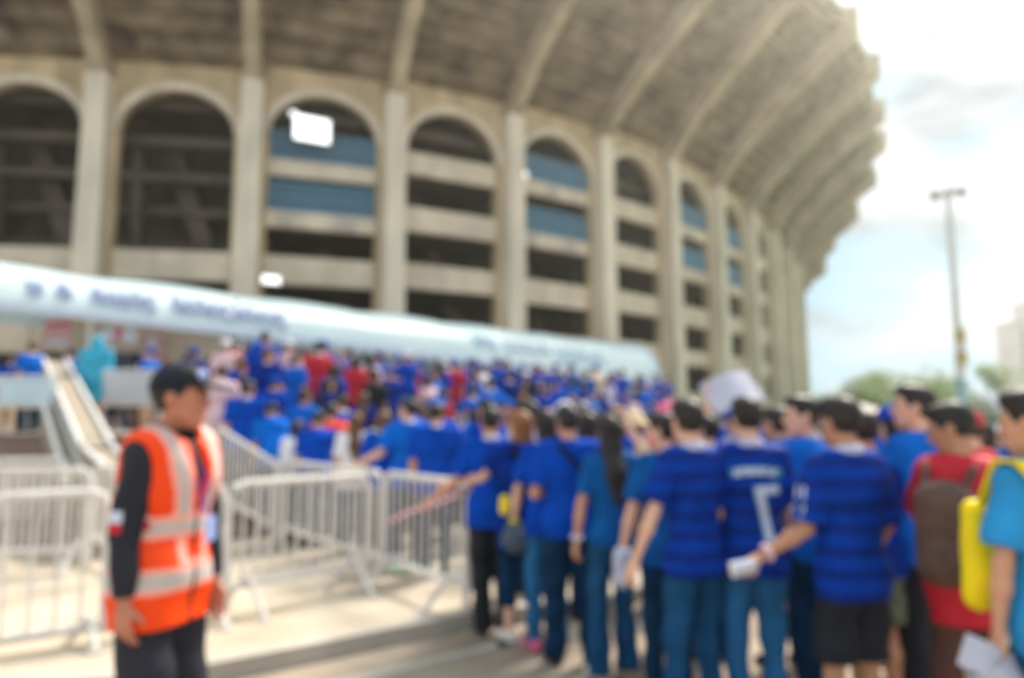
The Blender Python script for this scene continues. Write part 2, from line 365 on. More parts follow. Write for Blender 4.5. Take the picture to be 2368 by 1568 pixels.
for k in KS[1:]:                        # bay between column k-1 and k
    A, B = CP[k-1], CP[k]; d = (B-A).normalized(); nn = Vector((d.y, -d.x))
    L_ = (B-A).length; at_ = archt(k); wt = walltop(k)
    def Q(s, o, z): p = A+d*s+nn*o; return (p.x, p.y, z)
    s0, s1 = .95, L_-.95; cx = (s0+s1)/2; rx = (s1-s0)/2; rz = 2.7 if k < 3 else 2.9
    spring = at_-rz
    # arch wall
    ab = MB(); NA = 20; arc = [(cx-rx*math.cos(math.pi*i/NA), spring+rz*math.sin(math.pi*i/NA)) for i in range(NA+1)]
    for o0, o1 in ((.25, -.35),):
        for i in range(NA):
            (sa, za), (sb_, zb) = arc[i], arc[i+1]
            ab.hexa([Q(sa, o0, za), Q(sb_, o0, zb), Q(sb_, o1, zb), Q(sa, o1, za)], [Q(sa, o0, wt), Q(sb_, o0, wt), Q(sb_, o1, wt), Q(sa, o1, wt)])
        for sa, sb_ in ((.5, s0), (s1, L_-.5)):
            ab.hexa([Q(sa, o0, 0), Q(sb_, o0, 0), Q(sb_, o1, 0), Q(sa, o1, 0)], [Q(sa, o0, wt), Q(sb_, o0, wt), Q(sb_, o1, wt), Q(sa, o1, wt)])
    sb(ab).build('arch_wall', M['conc'], stad)
    # raised moulding following the arch
    am = MB()
    for i in range(NA):
        (sa, za), (sb_, zb) = arc[i], arc[i+1]
        def gr(s, z, g): return (cx+(s-cx)*(1+g/rx), spring+(z-spring)*(1+g/rz))
        ga, gb_ = gr(sa, za, .5), gr(sb_, zb, .5)
        am.hexa([Q(sa, .45, za), Q(sb_, .45, zb), Q(sb_, .252, zb), Q(sa, .252, za)], [Q(ga[0], .45, ga[1]), Q(gb_[0], .45, gb_[1]), Q(gb_[0], .252, gb_[1]), Q(ga[0], .252, ga[1])])
    sb(am).build('arch_moulding', M['conc_par'], stad)
    # parapets, floors, railings
    if k <= 1: lev = [(10.6, 1.7)]
    elif k % 2 == 0: lev = [(18.4, 1.3), (14.6, 1.3), (10.6, 1.7), (7.0, 1.3), (3.4, 1.3)]
    else: lev = [(18.2, 1.5), (14.5, 1.6), (10.8, 1.6), (7.0, 1.5), (3.4, 1.5)]
    RB = {2, 4, 6, 7}
    for li, (z, h) in enumerate(lev):
        p = MB()
        rail = (k in RB and li < 2)
        hz = 1.0 if rail else h
        zc = z-.3 if rail else z
        if k == 2 and li == 0: zc = 16.9
        if k == 2 and li == 1: zc = 13.7
        p.add([], []); p.hexa([Q(.62, .12, zc-hz/2), Q(L_-.62, .12, zc-hz/2), Q(L_-.62, -.12, zc-hz/2), Q(.62, -.12, zc-hz/2)], [Q(.62, .12, zc+hz/2), Q(L_-.62, .12, zc+hz/2), Q(L_-.62, -.12, zc+hz/2), Q(.62, -.12, zc+hz/2)])
        sb(p).build('parapet', M['conc_par'], stad)
        fl = MB(); fl.hexa([Q(.62, -.125, zc-hz/2-.1), Q(L_-.62, -.125, zc-hz/2-.1), Q(L_-.62, -6, zc-hz/2-.1), Q(.62, -6, zc-hz/2-.1)], [Q(.62, -.125, zc-hz/2+.22), Q(L_-.62, -.125, zc-hz/2+.22), Q(L_-.62, -6, zc-hz/2+.22), Q(.62, -6, zc-hz/2+.22)])
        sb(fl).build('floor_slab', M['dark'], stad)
        if li > 0 or k > 2:
            random.seed(k*10+li)
            for s in ([2.0, 5.6] if (k+li) % 2 else [4.0]):
                bs = MB(); wd = random.uniform(.8, 1.5); bs.hexa([Q(s-wd/2, .19, zc-hz/2+.1), Q(s+wd/2, .19, zc-hz/2+.1), Q(s+wd/2, .122, zc-hz/2+.1), Q(s-wd/2, .122, zc-hz/2+.1)], [Q(s-wd/2, .19, zc+hz/2-.15), Q(s+wd/2, .19, zc+hz/2-.15), Q(s+wd/2, .122, zc+hz/2-.15), Q(s-wd/2, .122, zc+hz/2-.15)])
                sb(bs).build('parapet_panel', M['coping'] if rail else M['conc_par'], stad)
        if rail:
            r = MB(); zt = zc+hz/2; hh = 1.75
            for zz in (zt+.12, zt+hh*.5, zt+hh):
                r.hexa([Q(.65, .09, zz), Q(L_-.65, .09, zz), Q(L_-.65, .02, zz), Q(.65, .02, zz)], [Q(.65, .09, zz+.10), Q(L_-.65, .09, zz+.10), Q(L_-.65, .02, zz+.10), Q(.65, .02, zz+.10)])
            nb = 34
            for i in range(nb+1):
                s = .7+(L_-1.4)*i/nb; r.hexa([Q(s-.055, .07, zt), Q(s+.055, .07, zt), Q(s+.055, .03, zt), Q(s-.055, .03, zt)], [Q(s-.055, .07, zt+hh), Q(s+.055, .07, zt+hh), Q(s+.055, .03, zt+hh), Q(s-.055, .03, zt+hh)])
            sb(r).build('railing', M['railblue'], stad)
    # interior: back wall, raking underside of the stand, beams and a diagonal stair soffit
    bk = MB(); bk.hexa([Q(-.6, -6.0, 0), Q(L_+.6, -6.0, 0), Q(L_+.6, -6.4, 0), Q(-.6, -6.4, 0)], [Q(-.6, -6.0, 25), Q(L_+.6, -6.0, 25), Q(L_+.6, -6.4, 25), Q(-.6, -6.4, 25)])
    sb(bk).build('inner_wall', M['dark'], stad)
    ib = MB()
    for j, zz in enumerate((12.5, 14.6, 16.6, 18.6, 20.6)):
        if k <= 1 or j == 4:
            ib.hexa([Q(0, -4.9+j*.9, zz), Q(L_, -4.9+j*.9, zz), Q(L_, -5.5+j*.9, zz), Q(0, -5.5+j*.9, zz)], [Q(0, -4.9+j*.9, zz+.55), Q(L_, -4.9+j*.9, zz+.55), Q(L_, -5.5+j*.9, zz+.55), Q(0, -5.5+j*.9, zz+.55)])
    ib.hexa([Q(1.2, -3.2, 0), Q(1.7, -3.2, 0), Q(1.7, -3.8, 0), Q(1.2, -3.8, 0)], [Q(.6, -3.2, 19), Q(1.1, -3.2, 19), Q(1.1, -3.8, 19), Q(.6, -3.8, 19)])
    ib.hexa([Q(L_-2.4, -4.2, 8), Q(L_-1.2, -4.2, 8), Q(L_-1.2, -5.0, 8), Q(L_-2.4, -5.0, 8)], [Q(2.0, -4.2, 19), Q(3.2, -4.2, 19), Q(3.2, -5.0, 19), Q(2.0, -5.0, 19)])
    sb(ib).build('inner_beam', M['inbeam'], stad)
    # top slab behind the wall head (keeps the inside dark)
    tp = MB(); tp.hexa([Q(0, .2, wt), Q(L_, .2, wt), Q(L_, -6.4, 25), Q(0, -6.4, 25)], [Q(0, .2, wt+.4), Q(L_, .2, wt+.4), Q(L_, -6.4, 25.5), Q(0, -6.4, 25.5)])
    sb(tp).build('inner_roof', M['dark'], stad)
    # soffit of the flaring tier: stepped rows between the ribs
    sf = MB(); (Oa, Za), (Ob, Zb) = RIM[k-1], RIM[k]; NS = 14
    ta, na = cdir(k-1); tb, nb_ = cdir(k)
    pw = .80 if k < 8 else .72
    za0 = .5*(walltop(k-1)+walltop(k)); zb0 = .5*(walltop(k)+walltop(k+1))
    def SP(side, u, dz):
        if side == 0: o = .26+(Oa-.9-.26)*u; p = CP[k-1]+na*o; z = lerp(wt-.3, Za+1.3, u**pw)+dz
        else: o = .26+(Ob-.9-.26)*u; p = CP[k]+nb_*o; z = lerp(wt-.3, Zb+1.3, u**pw)+dz
        return (p.x, p.y, z)
    for i in range(NS):
        u0, u1 = i/NS, (i+1)/NS
        a0, a1 = SP(0, u0, 0), SP(0, u1, 0); b0, b1 = SP(1, u0, 0), SP(1, u1, 0)
        a1l = (a1[0], a1[1], a0[2]+(a1[2]-a0[2])*.35); b1l = (b1[0], b1[1], b0[2]+(b1[2]-b0[2])*.35)
        sf.add([a0, b0, b1l, a1l, a1, b1, (a0[0], a0[1], a0[2]+.9), (b0[0], b0[1], b0[2]+.9), (a1[0], a1[1], a1[2]+.9), (b1[0], b1[1], b1[2]+.9)],
               [(0, 3, 2, 1), (3, 4, 5, 2), (6, 7, 9, 8), (0, 1, 7, 6), (3, 0, 6, 8, 4), (1, 2, 5, 9, 7), (4, 8, 9, 5)])
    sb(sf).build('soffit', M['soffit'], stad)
    # rim fascia, set back from the rib ends and curving in between them
    fc = MB(); NF = 8
    def FP(u, extra, dz):
        pa = CP[k-1]+na*(Oa-.6+extra); pb = CP[k]+nb_*(Ob-.6+extra); p = pa.lerp(pb, u); m_ = (na+nb_).normalized()
        p = p-m_*(.9*math.sin(math.pi*u)); return (p.x, p.y, lerp(Za, Zb, u)+dz)
    for i in range(NF):
        u0, u1 = i/NF, (i+1)/NF
        fc.hexa([FP(u0, 0, .7), FP(u1, 0, .7), FP(u1, -.3, .7), FP(u0, -.3, .7)], [FP(u0, 0, 2.3), FP(u1, 0, 2.3), FP(u1, -.3, 2.3), FP(u0, -.3, 2.3)])
    sb(fc).build('rim_fascia', M['rib'], stad)

# floodlights hung in the arches and one lamp under the tier
def floodlight(px, py, Y, wd, hg, label, rz=0.5, n=1):
    z = Zof(py, Y); x = W(px, Y, z)
    o = empty('floodlight', (x, Y, z-hg/2), rz); tag(o, label, 'floodlight')
    a = MB(); a.box((0, .09, hg/2), (wd+.12, .16, hg+.12)); a.build('housing', M['metal'], o)
    a = MB(); a.box((0, 0, hg/2), (wd, .012, hg)); a.build('lens', M['lamp_on'], o)
    a = MB(); a.tube([(-wd/2-.12, .1, hg/2), (-wd/2-.12, .35, hg/2), (wd/2+.12, .35, hg/2), (wd/2+.12, .1, hg/2)], .035, 6); a.build('bracket', M['metal'], o)
floodlight(722, 299, 42.3, 2.1, 1.45, 'large glaring white floodlight panel in the arch with blue railings')
floodlight(679, 263, 42.2, .35, .3, 'tiny lit lamp at the upper left corner of the large glaring floodlight')
floodlight(1212, 403, 50.0, .45, .42, 'small round white lamp against the blue railing of the fifth bay')
floodlight(627, 647, 42.0, 1.0, .42, 'low wide white lamp just above the blue marquee roof')

# ------------------------------------------------------------------ marquee tent
TA = Vector((-10.3, 14.8)); TB = Vector((7.2, 36.0)); td = (TB-TA).normalized(); TLn = (TB-TA).length
tn = Vector((-td.y, td.x))        # away from the camera
EZ, RZ, HW = 3.86, 5.45, 2.0
tent = empty('marquee', (0, 25, 0)); tag(tent, 'long pale blue vaulted marquee with dark lettering over the crowd', 'marquee')
def eave(s): return 4.06-.50*s/TLn
def ridge(s): return 5.02+.36*s/TLn
def TP(s, a, off=0.0):           # a: 0 near eave .. 1 ridge .. 2 far eave
    ang = math.pi*(a/2); o = HW-math.cos(ang)*(HW+off)
    z = eave(s)+math.sin(ang)**.8*(ridge(s)-eave(s)+off)
    return o, z
def T3(s, a, off=0.0, sag=True):
    o, z = TP(s, a, off)
    if sag: z += .09*abs(math.cos(math.pi*s/4.0))*math.sin(math.pi*a/2)
    p = TA+td*s+tn*o; return (p.x, p.y-25, z)
tb_ = MB(); S_ = [-10+i*(TLn+10)/88 for i in range(89)]; AA = [i/8 for i in range(17)]
tv = [T3(s, a) for s in S_ for a in AA]; na_ = len(AA)
tf = [(i*na_+j, (i+1)*na_+j, (i+1)*na_+j+1, i*na_+j+1) for i in range(88) for j in range(na_-1)]
e = len(tv)-na_; tf.append(tuple(e+j for j in range(na_)))
tb_.add(tv, tf); tb_.build('roof', M['tent'], tent, smooth=True)
vb = MB()
for i in range(88):
    a, b = S_[i], S_[i+1]
    def V(s, o, z): p = TA+td*s+tn*o; return (p.x, p.y-25, z)
    vb.hexa([V(a, -.03, eave(a)-.20), V(b, -.03, eave(b)-.20), V(b, .0, eave(b)-.20), V(a, .0, eave(a)-.20)], [V(a, -.03, eave(a)-.003), V(b, -.03, eave(b)-.003), V(b, 0, eave(b)-.003), V(a, 0, eave(a)-.003)])
vb.build('valance', M['tent_trim'], tent)
rg = MB(); rg.tube([T3(TLn, a, .03) for a in AA], .09, 6); rg.build('end_piping', M['tent_trim'], tent)
rg = MB(); BA = [.74+.06*i for i in range(9)]  # greyer strip: dull grazing shading of the vault top put into colour
rv = [T3(s, a, .015) for s in S_ for a in BA]; nb_a = len(BA)
rg.add(rv, [(i*nb_a+j, (i+1)*nb_a+j, (i+1)*nb_a+j+1, i*nb_a+j+1) for i in range(88) for j in range(nb_a-1)]); rg.build('ridge_shading', M['tent_trim'], tent, smooth=True)
for i in range(0, 9):
    s = -2+i*(TLn+1.6)/8
    for o in (.08, 3.9):
        a = MB(); p = TA+td*s+tn*o; a.tube([(p.x, p.y-25, PLZ), (p.x, p.y-25, eave(s)+.05)], .045, 8); a.build('pole', M['barrier'], tent)
def thai_glyph(rnd):
    """strokes of a small looped letter in a unit box"""
    k = rnd.randrange(5); loop = lambda cx, cy, r: [(cx+r*math.cos(t), cy+r*math.sin(t)) for t in np.linspace(0, 2*math.pi, 9)]
    if k == 0: return [loop(.22, .2, .12), [(.12, .25), (.1, .7), (.35, 1), (.7, .95), (.85, .7), (.85, 0)]]
    if k == 1: return [loop(.2, .82, .12), [(.3, .75), (.2, .05), (.5, .3), (.8, .05), (.85, 1)]]
    if k == 2: return [loop(.3, .2, .13), [(.4, .3), (.15, .55), (.3, .95), (.7, .95), (.85, .6), (.85, 0)], [(.15, .5), (.15, 0)]]
    if k == 3: return [loop(.2, .82, .12), [(.2, .7), (.2, .0), (.8, .0), (.8, 1)]]
    return [[(.1, .1), (.1, .8), (.45, 1), (.8, .8), (.8, 0)], loop(.6, .3, .12), [(.3, 1.12), (.6, 1.3)]]
def px_to_s(px):
    lo, hi = -9.9, TLn
    for _ in range(50):
        m_ = (lo+hi)/2; p = T3(m_, .42); q = 1184+F_PX*p[0]/((p[1]+25)*math.cos(PITCH)+(p[2]-EYE)*math.sin(PITCH))
        if q < px: lo = m_
        else: hi = m_
    return lo
rnd = random.Random(3)
def lettering(px0, px1, a0, a1, n, m_, name, th=.05):
    s0, s1 = px_to_s(px0), px_to_s(px1); b = MB(); wl = (s1-s0)/n
    for i in range(n):
        for st_ in thai_glyph(rnd):
            for (u0, v0), (u1, v1) in zip(st_, st_[1:]):
                dx, dy = (u1-u0)*wl*.85, (v1-v0)*(a1-a0)*2.4; ll = math.hypot(dx, dy)+1e-6; tx, ty = -dy/ll*th, dx/ll*th
                q = []
                for (u, v, sg) in ((u0, v0, 1), (u1, v1, 1), (u1, v1, -1), (u0, v0, -1)):
                    q.append((s0+(i+.05+u*.85)*wl+sg*tx, a0+v*(a1-a0)+sg*ty/2.4))
                b.add([T3(s_, a_, .02) for s_, a_ in q]+[T3(s_, a_, .008) for s_, a_ in q], [(0, 1, 2, 3), (7, 6, 5, 4), (0, 4, 5, 1), (1, 5, 6, 2), (2, 6, 7, 3), (3, 7, 4, 0)])
    b.build(name, m_, tent)
lettering(50, 92, .06, .25, 1, M['ink'], 'lettering', .07)
lettering(122, 155, .06, .24, 1, M['ink'], 'lettering', .07)
lettering(200, 350, .06, .26, 5, M['ink'], 'lettering', .06)
lettering(385, 650, .07, .28, 10, M['ink'], 'lettering', .06)
lettering(1080, 1135, .14, .34, 3, M['fade'], 'faded_lettering', .07)
lettering(1150, 1260, .14, .34, 5, M['ink'], 'lettering', .05)
lettering(1270, 1385, .10, .30, 5, M['fade'], 'faded_lettering', .07)

# ------------------------------------------------------------------ ticket gate fence and booth wall behind the crowd
gf = empty('gate_fence', (0, 25, PLZ)); tag(gf, 'blue grey vertical bar fence running under the marquee behind the crowd', 'fence')
fb = MB(); fr_ = MB()
def G(s, o, z): p = TA+td*s+tn*o; return (p.x, p.y-25, z-PLZ)
for i in range(150):
    s = 2.4+i*.165
    if s > TLn: break
    fb.hexa([G(s, 3.2, PLZ), G(s+.07, 3.2, PLZ), G(s+.07, 3.27, PLZ), G(s, 3.27, PLZ)], [G(s, 3.2, PLZ+2.0), G(s+.07, 3.2, PLZ+2.0), G(s+.07, 3.27, PLZ+2.0), G(s, 3.27, PLZ+2.0)])
for z in (.1, 1.0, 1.95):
    fr_.hexa([G(2.4, 3.15, PLZ+z), G(TLn, 3.15, PLZ+z), G(TLn, 3.19, PLZ+z), G(2.4, 3.19, PLZ+z)], [G(2.4, 3.15, PLZ+z+.1), G(TLn, 3.15, PLZ+z+.1), G(TLn, 3.19, PLZ+z+.1), G(2.4, 3.19, PLZ+z+.1)])
M['gateblue'] = mat('gate_blue', (.16, .24, .42), .6, .15, 1); M['gatepale'] = mat('gate_pale', (.42, .50, .62), .6, .2, .8)
fb.build('bars', M['gatepale'], gf); fr_.build('rails', M['gateblue'], gf)
bp = MB(); bp.hexa([G(2.4, 3.5, PLZ), G(TLn, 3.5, PLZ), G(TLn, 3.6, PLZ), G(2.4, 3.6, PLZ)], [G(2.4, 3.5, PLZ+1.9), G(TLn, 3.5, PLZ+1.9), G(TLn, 3.6, PLZ+1.9), G(2.4, 3.6, PLZ+1.9)])
bp.build('backing_sheet', M['gateblue'], gf)
bw = empty('ticket_booth', (-11, 19.2, PLZ)); tag(bw, 'beige ticket booth with a dark counter opening under the left of the marquee', 'booth')
a = MB(); a.box((-3, 0, 2.65), (13.4, .25, 1.3)); a.box((2.6, 0, 1.0), (2.2, .25, 1.99)); a.box((-1.6, 0, 1.0), (.5, .25, 1.99)); a.box((-5.0, 0, 1.0), (4, .25, 1.99)); a.build('wall', M['wall_beige'], bw)
a = MB(); a.box((.2, .8, 1.0), (3.2, .1, 1.98)); a.build('counter_opening', M['darkgrey'], bw)
a = MB(); a.box((-3, -.16, 3.3), (13.6, .07, .12)); a.build('cornice', M['coping'], bw)
def banner(px, py0, py1, w_px, Y, mats, label, stripes):
    z1, z0 = Zof(py0, Y), Zof(py1, Y); x = W(px, Y, z0); wd = w_px/F_PX*Y
    o = empty('banner', (x, Y, z0)); tag(o, label, 'banner')
    a = MB(); a.box((0, 0, (z1-z0)/2), (wd, .03, z1-z0)); a.build('sheet', mats[0], o)
    for (u0, u1, v0, v1, m_) in stripes:
        a = MB(); a.box(((u0+u1-1)/2*wd, -.022, (v0+v1)/2*(z1-z0)), ((u1-u0)*wd, .008, (v1-v0)*(z1-z0))); a.build('print', m_, o)
M['bred'] = mat('banner_red', (.72, .12, .20), .6, .08, 3); M['bwhite'] = mat('banner_white', (.70, .72, .80), .6, .05, 3); M['bpink'] = mat('banner_pink', (.72, .42, .46), .6, .05, 3)
banner(131, 741, 805, 66, 17.6, (M['bpink'],), 'pink and red banner on the beige booth wall beside the raincoat', [(.05, .95, .78, .95, M['bred']), (.1, .9, .1, .3, M['bwhite'])])
banner(274, 757, 792, 80, 17.2, (M['bwhite'],), 'white banner with a red figure right of the cyan raincoat', [(.4, .6, .1, .95, M['bred'])])
banner(350, 765, 830, 44, 18.6, (M['bpink'],), 'narrow pale pink poster left of the dark haired head', [(.3, .7, .2, .8, M['bwhite'])])
banner(452, 785, 850, 74, 19.6, (M['bwhite'],), 'white and red poster hanging under the marquee behind the guard', [(.1, .5, .1, .5, M['bred']), (.55, .95, .3, .9, M['bpink'])])
banner(566, 795, 850, 60, 20.5, (M['bwhite'],), 'white poster with red centre on the gate fence', [(.35, .6, .1, .9, M['bred'])])
banner(690, 806, 838, 46, 21.4, (M['bpink'],), 'pale pink round placard raised over the crowd beneath the marquee', [(.2, .8, .2, .5, M['bwhite'])])

# ------------------------------------------------------------------ stair walls, boards
def cheek(p0, p1, zt0, zt1, label, th=.28):
    o = empty('stair_wall', ((p0[0]+p1[0])/2, (p0[1]+p1[1])/2, .12)); tag(o, label, 'wall')
    a_, b_ = Vector(p0), Vector(p1); d = (b_-a_).normalized(); n_ = Vector((-d.y, d.x))*th/2; c = o.location
    def q(p, s, z): return (p.x+n_.x*s-c.x, p.y+n_.y*s-c.y, z-c.z)
    m_ = MB(); m_.hexa([q(a_, -1, .12), q(b_, -1, .12), q(b_, 1, .12), q(a_, 1, .12)], [q(a_, -1, zt0), q(b_, -1, zt1), q(b_, 1, zt1), q(a_, 1, zt0)]); m_.build('wall_body', M['cheek'], o)
    m_ = MB(); m_.hexa([q(a_, -1.35, zt0+.002), q(b_, -1.35, zt1+.002), q(b_, 1.35, zt1+.002), q(a_, 1.35, zt0+.002)], [q(a_, -1.35, zt0+.1), q(b_, -1.35, zt1+.1), q(b_, 1.35, zt1+.1), q(a_, 1.35, zt0+.1)]); m_.build('coping', M['cheek'], o)
    for s_ in (-1.25, 1.25):
        m_ = MB(); m_.tube([q(a_, s_, zt0+.13), q(b_, s_, zt1+.13)], .035, 8); m_.build('handrail', M['white_paint'], o)
cheek((W(222, 9.6, 1.2), 9.6), (W(126, 13.6, 2.6), 13.6), 1.18, 2.62, 'beige sloping stair wall with white coping left of the guard')
cheek((W(310, 8.4, 1.0), 8.4), (W(226, 9.5, 1.1), 9.5), .86, 1.14, 'low end of the beige stair wall reaching the guard shoulder', .26)
cheek((W(178, 9.0, .7), 9.0), (W(112, 11.9, 1.9), 11.9), .72, 1.85, 'narrower white sloping stair wall nearest the left edge', .16)
def board(px0, px1, py0, py1, Y, m_, label, frame=True, base=None):
    z1, z0 = Zof(py0, Y), Zof(py1, Y); x0, x1 = W(px0, Y, z0), W(px1, Y, z0); xc = (x0+x1)/2
    gz = ground_z(xc, Y) if base is None else base
    o = empty('partition_board', (xc, Y, gz)); tag(o, label, 'partition')
    a = MB(); a.box((0, 0, (z0+z1)/2-gz), (x1-x0-.1, .04, z1-z0-.08)); a.build('panel', m_, o)
    a = MB(); hw = (x1-x0)/2
    a.tube([(-hw, 0, 0), (-hw, 0, z1-gz), (hw, 0, z1-gz), (hw, 0, 0)], .035, 8); a.tube([(-hw, 0, z0-gz), (hw, 0, z0-gz)], .03, 8); a.build('frame', M['barrier'], o)
board(-10, 128, 872, 940, 11.6, M['panelblue'], 'pale blue board in a white frame on the stairs at the left edge')
board(238, 372, 858, 935, 12.6, M['greyboard'], 'grey board in a white frame on the stairs right of the raincoat')
board(390, 470, 862, 930, 12.9, M['greyboard'], 'narrow grey board on the stairs hidden by the guard cap')

# ------------------------------------------------------------------ crowd barriers
def barrier(a, b, z, label, h=1.0, nb=16, feet=(0.12, .88), zb=None, lower=.22):
    """steel crowd barrier from a to b (plan points), standing at z (zb at the far end)"""
    a_, b_ = Vector(a), Vector(b); Ln = (b_-a_).length; rz = math.atan2(b_.y-a_.y, b_.x-a_.x); dz = 0 if zb is None else zb-z
    o = empty('crowd_barrier', (a_.x, a_.y, z), rz); tag(o, label, 'barrier', 'white crowd control barriers')
    f = lambda x: dz*x/Ln
    m_ = MB(); m_.tube([(0, 0, .05), (0, 0, h-.12), (.04, 0, h-.03), (.12, 0, h), (Ln-.12, 0, h+f(Ln)), (Ln-.04, 0, h-.03+f(Ln)), (Ln, 0, h-.12+f(Ln)), (Ln, 0, .05+f(Ln))], .030, 8)
    m_.tube([(0, 0, lower), (Ln, 0, lower+f(Ln))], .030, 8); m_.build('frame', M['barrier'], o)
    for i in range(1, nb):
        x = Ln*i/nb; m_ = MB(); m_.tube([(x, 0, lower), (x, 0, h)] if not dz else [(x, 0, lower+f(x)), (x, 0, h+f(x))], .013, 6); m_.build('bar', M['barrier'], o)
    for u in feet:
        x = Ln*u; m_ = MB(); m_.tube([(x, -.30, .012+f(x)), (x, -.28, .04+f(x)), (x, -.06, lower+.05+f(x)), (x, .06, lower+.05+f(x)), (x, .28, .04+f(x)), (x, .30, .012+f(x))], .022, 8); m_.box((x, -.30, .012+f(x)), (.09, .05, .02)); m_.box((x, .30, .012+f(x)), (.09, .05, .02)); m_.build('foot', M['barrier'], o)
    return o
def G2(px, Y, z=.12): return (W(px, Y, z), Y)
barrier(G2(1078, 5.85), G2(884, 6.95), .12, 'white crowd barrier nearest the queue, its end beside the black trousers', nb=11)
barrier(G2(878, 7.0), G2(650, 9.0), .12, 'middle white crowd barrier behind the orange vest guard', nb=16)
barrier(G2(640, 8.95), G2(484, 9.35), .12, 'farthest white crowd barrier climbing toward the stairs behind the guard', nb=16, zb=.50)
barrier(G2(520, 5.75), G2(846, 6.75), .12, 'white crowd barrier set at an angle between the guard and the queue', nb=11)
barrier(G2(-70, 4.75), G2(236, 5.2), .12, 'nearest white barrier with wide gaps at the left edge', nb=5, lower=.10)
barrier(G2(300, 5.3), G2(512, 5.72), .12, 'short white barrier partly hidden behind the orange vest', nb=5, lower=.10)
barrier(G2(-60, 7.3), G2(200, 7.5), .12, 'second row white barrier left of the guard', nb=14)
barrier(G2(-40, 9.3), G2(150, 9.5), .12, 'third row white barrier in front of the brown stairs', nb=16)
barrier(G2(205, 8.1), G2(330, 7.2), .12, 'white barrier just left of the guard sleeve', nb=12)
# mid rail of the nearest barrier and its bars' clamp rail
mr = MB()
for (a, b) in ((G2(-70, 4.75), G2(236, 5.2)),):
    pass

# ------------------------------------------------------------------ mast, trees, tower, roofs on the right
mx_ = W(2229, 40, 1.6); mast = empty('light_mast', (mx_, 40, 0)); tag(mast, 'tall pale floodlight mast with a lamp crown on the right', 'light mast')
a = MB(); a.tube([(0, 0, 3.9), (0, 0, 9), (0, 0, 14.3)], .24, 12, .15); a.build('pole', M['mast'], mast)
a = MB(); a.tube([(.03, 0, 0), (0, 0, 3.897)], .30, 12, .26); a.build('painted_base', M['mastblue'], mast)
a = MB(); a.tube([(-.6, 0, 14.3), (.6, 0, 14.3)], .10, 8); a.tube([(0, -.6, 14.35), (0, .6, 14.35)], .10, 8); a.build('crossarm', M['metal'], mast)
for i in range(6):
    t = i*math.pi/3; a = MB(); a.box((.75*math.cos(t), .75*math.sin(t), 14.25), (.42, .32, .28), t); a.build('lamp_head', M['metal'], mast)
for z in (5.05, 6.25):
    a = MB(); a.box((-.06, -.28, z), (.5, .3, .62)); a.build('control_box', M['ochre'], mast)
a = MB(); a.box((-.03, -.2, 5.65), (.6, .12, 2.3)); a.build('bracket_plate', M['mast'], mast)
def leaves(n, rad, seed, sq=.8):
    g = random.Random(seed); b = MB(); blobs = [(g.uniform(-.6, .6)*rad, g.uniform(-.6, .6)*rad, g.uniform(-.5, .5)*rad*sq, g.uniform(.35, .6)*rad) for _ in range(9)]
    for _ in range(n):
        c = g.choice(blobs); v = Vector((g.gauss(0, 1), g.gauss(0, 1), g.gauss(0, 1))).normalized()*c[3]*g.uniform(.55, 1.05)
        p = Vector((c[0], c[1], c[2]))+v; s = rad*g.uniform(.035, .07); u = Vector((g.gauss(0, 1), g.gauss(0, 1), g.gauss(0, 1))).normalized(); w_ = u.orthogonal().normalized()
        b.add([p-u*s, p+w_*s*.5, p+u*s, p-w_*s*.5], [(0, 1, 2, 3)])
    return b
crown_me = [leaves(2600, 1.0, i).v for i in range(3)]
def tree(px, Y, top, rad, label, m_, idx, name='leafy_tree'):
    x = W(px, Y, 2); o = empty(name, (x, Y, 0)); tag(o, label, 'tree', 'trees beyond the queue')
    b = MB(); b.tube([(0, 0, 0), (.1, 0, top*.4), (0, .1, top*.75)], .22, 8, .1)
    for k in range(5):
        t = k*1.3; b.tube([(.05, 0, top*.4), (rad*.5*math.cos(t), rad*.5*math.sin(t), top*.72)], .09, 6, .04)
    b.build('trunk', M['bark'], o)
    v = crown_me[idx % 3]; zc = top-rad*.75
    f = [(i*4, i*4+1, i*4+2, i*4+3) for i in range(len(v)//4)]
    mesh_obj('crown', [(p[0]*rad*1.15, p[1]*rad*1.15, zc+p[2]*rad) for p in v], f, m_, o)
tree(2005, 74, 6.0, 3.1, 'low light green tree left of the mast above the two dark heads', M['leaf'], 0)
tree(2085, 78, 7.2, 3.9, 'round bright green tree midway between the stadium and the mast', M['leaf'], 1)
tree(2165, 76, 7.4, 3.9, 'tallest green tree immediately left of the mast', M['leaf'], 2)
tree(1885, 88, 5.2, 2.6, 'small green tree at the foot of the last stadium column', M['leaf'], 1)
tree(1925, 92, 5.6, 2.4, 'small bright green tree a little right of the stadium end', M['leaf'], 2)
tree(2262, 82, 4.6, 3.0, 'dark green tree immediately right of the mast', M['leafd'], 0)
tree(2318, 60, 6.4, 1.6, 'slim yellow green tree in front of the pink tower', M['leaf'], 1)
hb = leaves(5200, 1.0, 9).v
hx = W(2230, 70, 1)
hedge = mesh_obj('hedge', [(p[0]*22, p[1]*1.2, 1.2+p[2]*1.7) for p in hb], [(i*4, i*4+1, i*4+2, i*4+3) for i in range(len(hb)//4)], M['leafd'])
hedge.location = (hx-5, 70, 0); tag(hedge, 'long dark green hedge behind the heads on the right', 'hedge')
tw = empty('apartment_tower', (W(2372, 190, 20), 190, 0)); tag(tw, 'pinkish white apartment tower at the right edge behind the trees', 'building')
a = MB(); a.box((0, 0, 13.3), (9.0, 9, 26.6)); a.box((2.2, 0, 29.6), (5.5, 7, 6)); a.build('wall', M['tower'], tw)
a = MB(); a.box((0, 0, 26.9), (9.6, 9.6, .5)); a.build('roof_edge', M['coping'], tw)
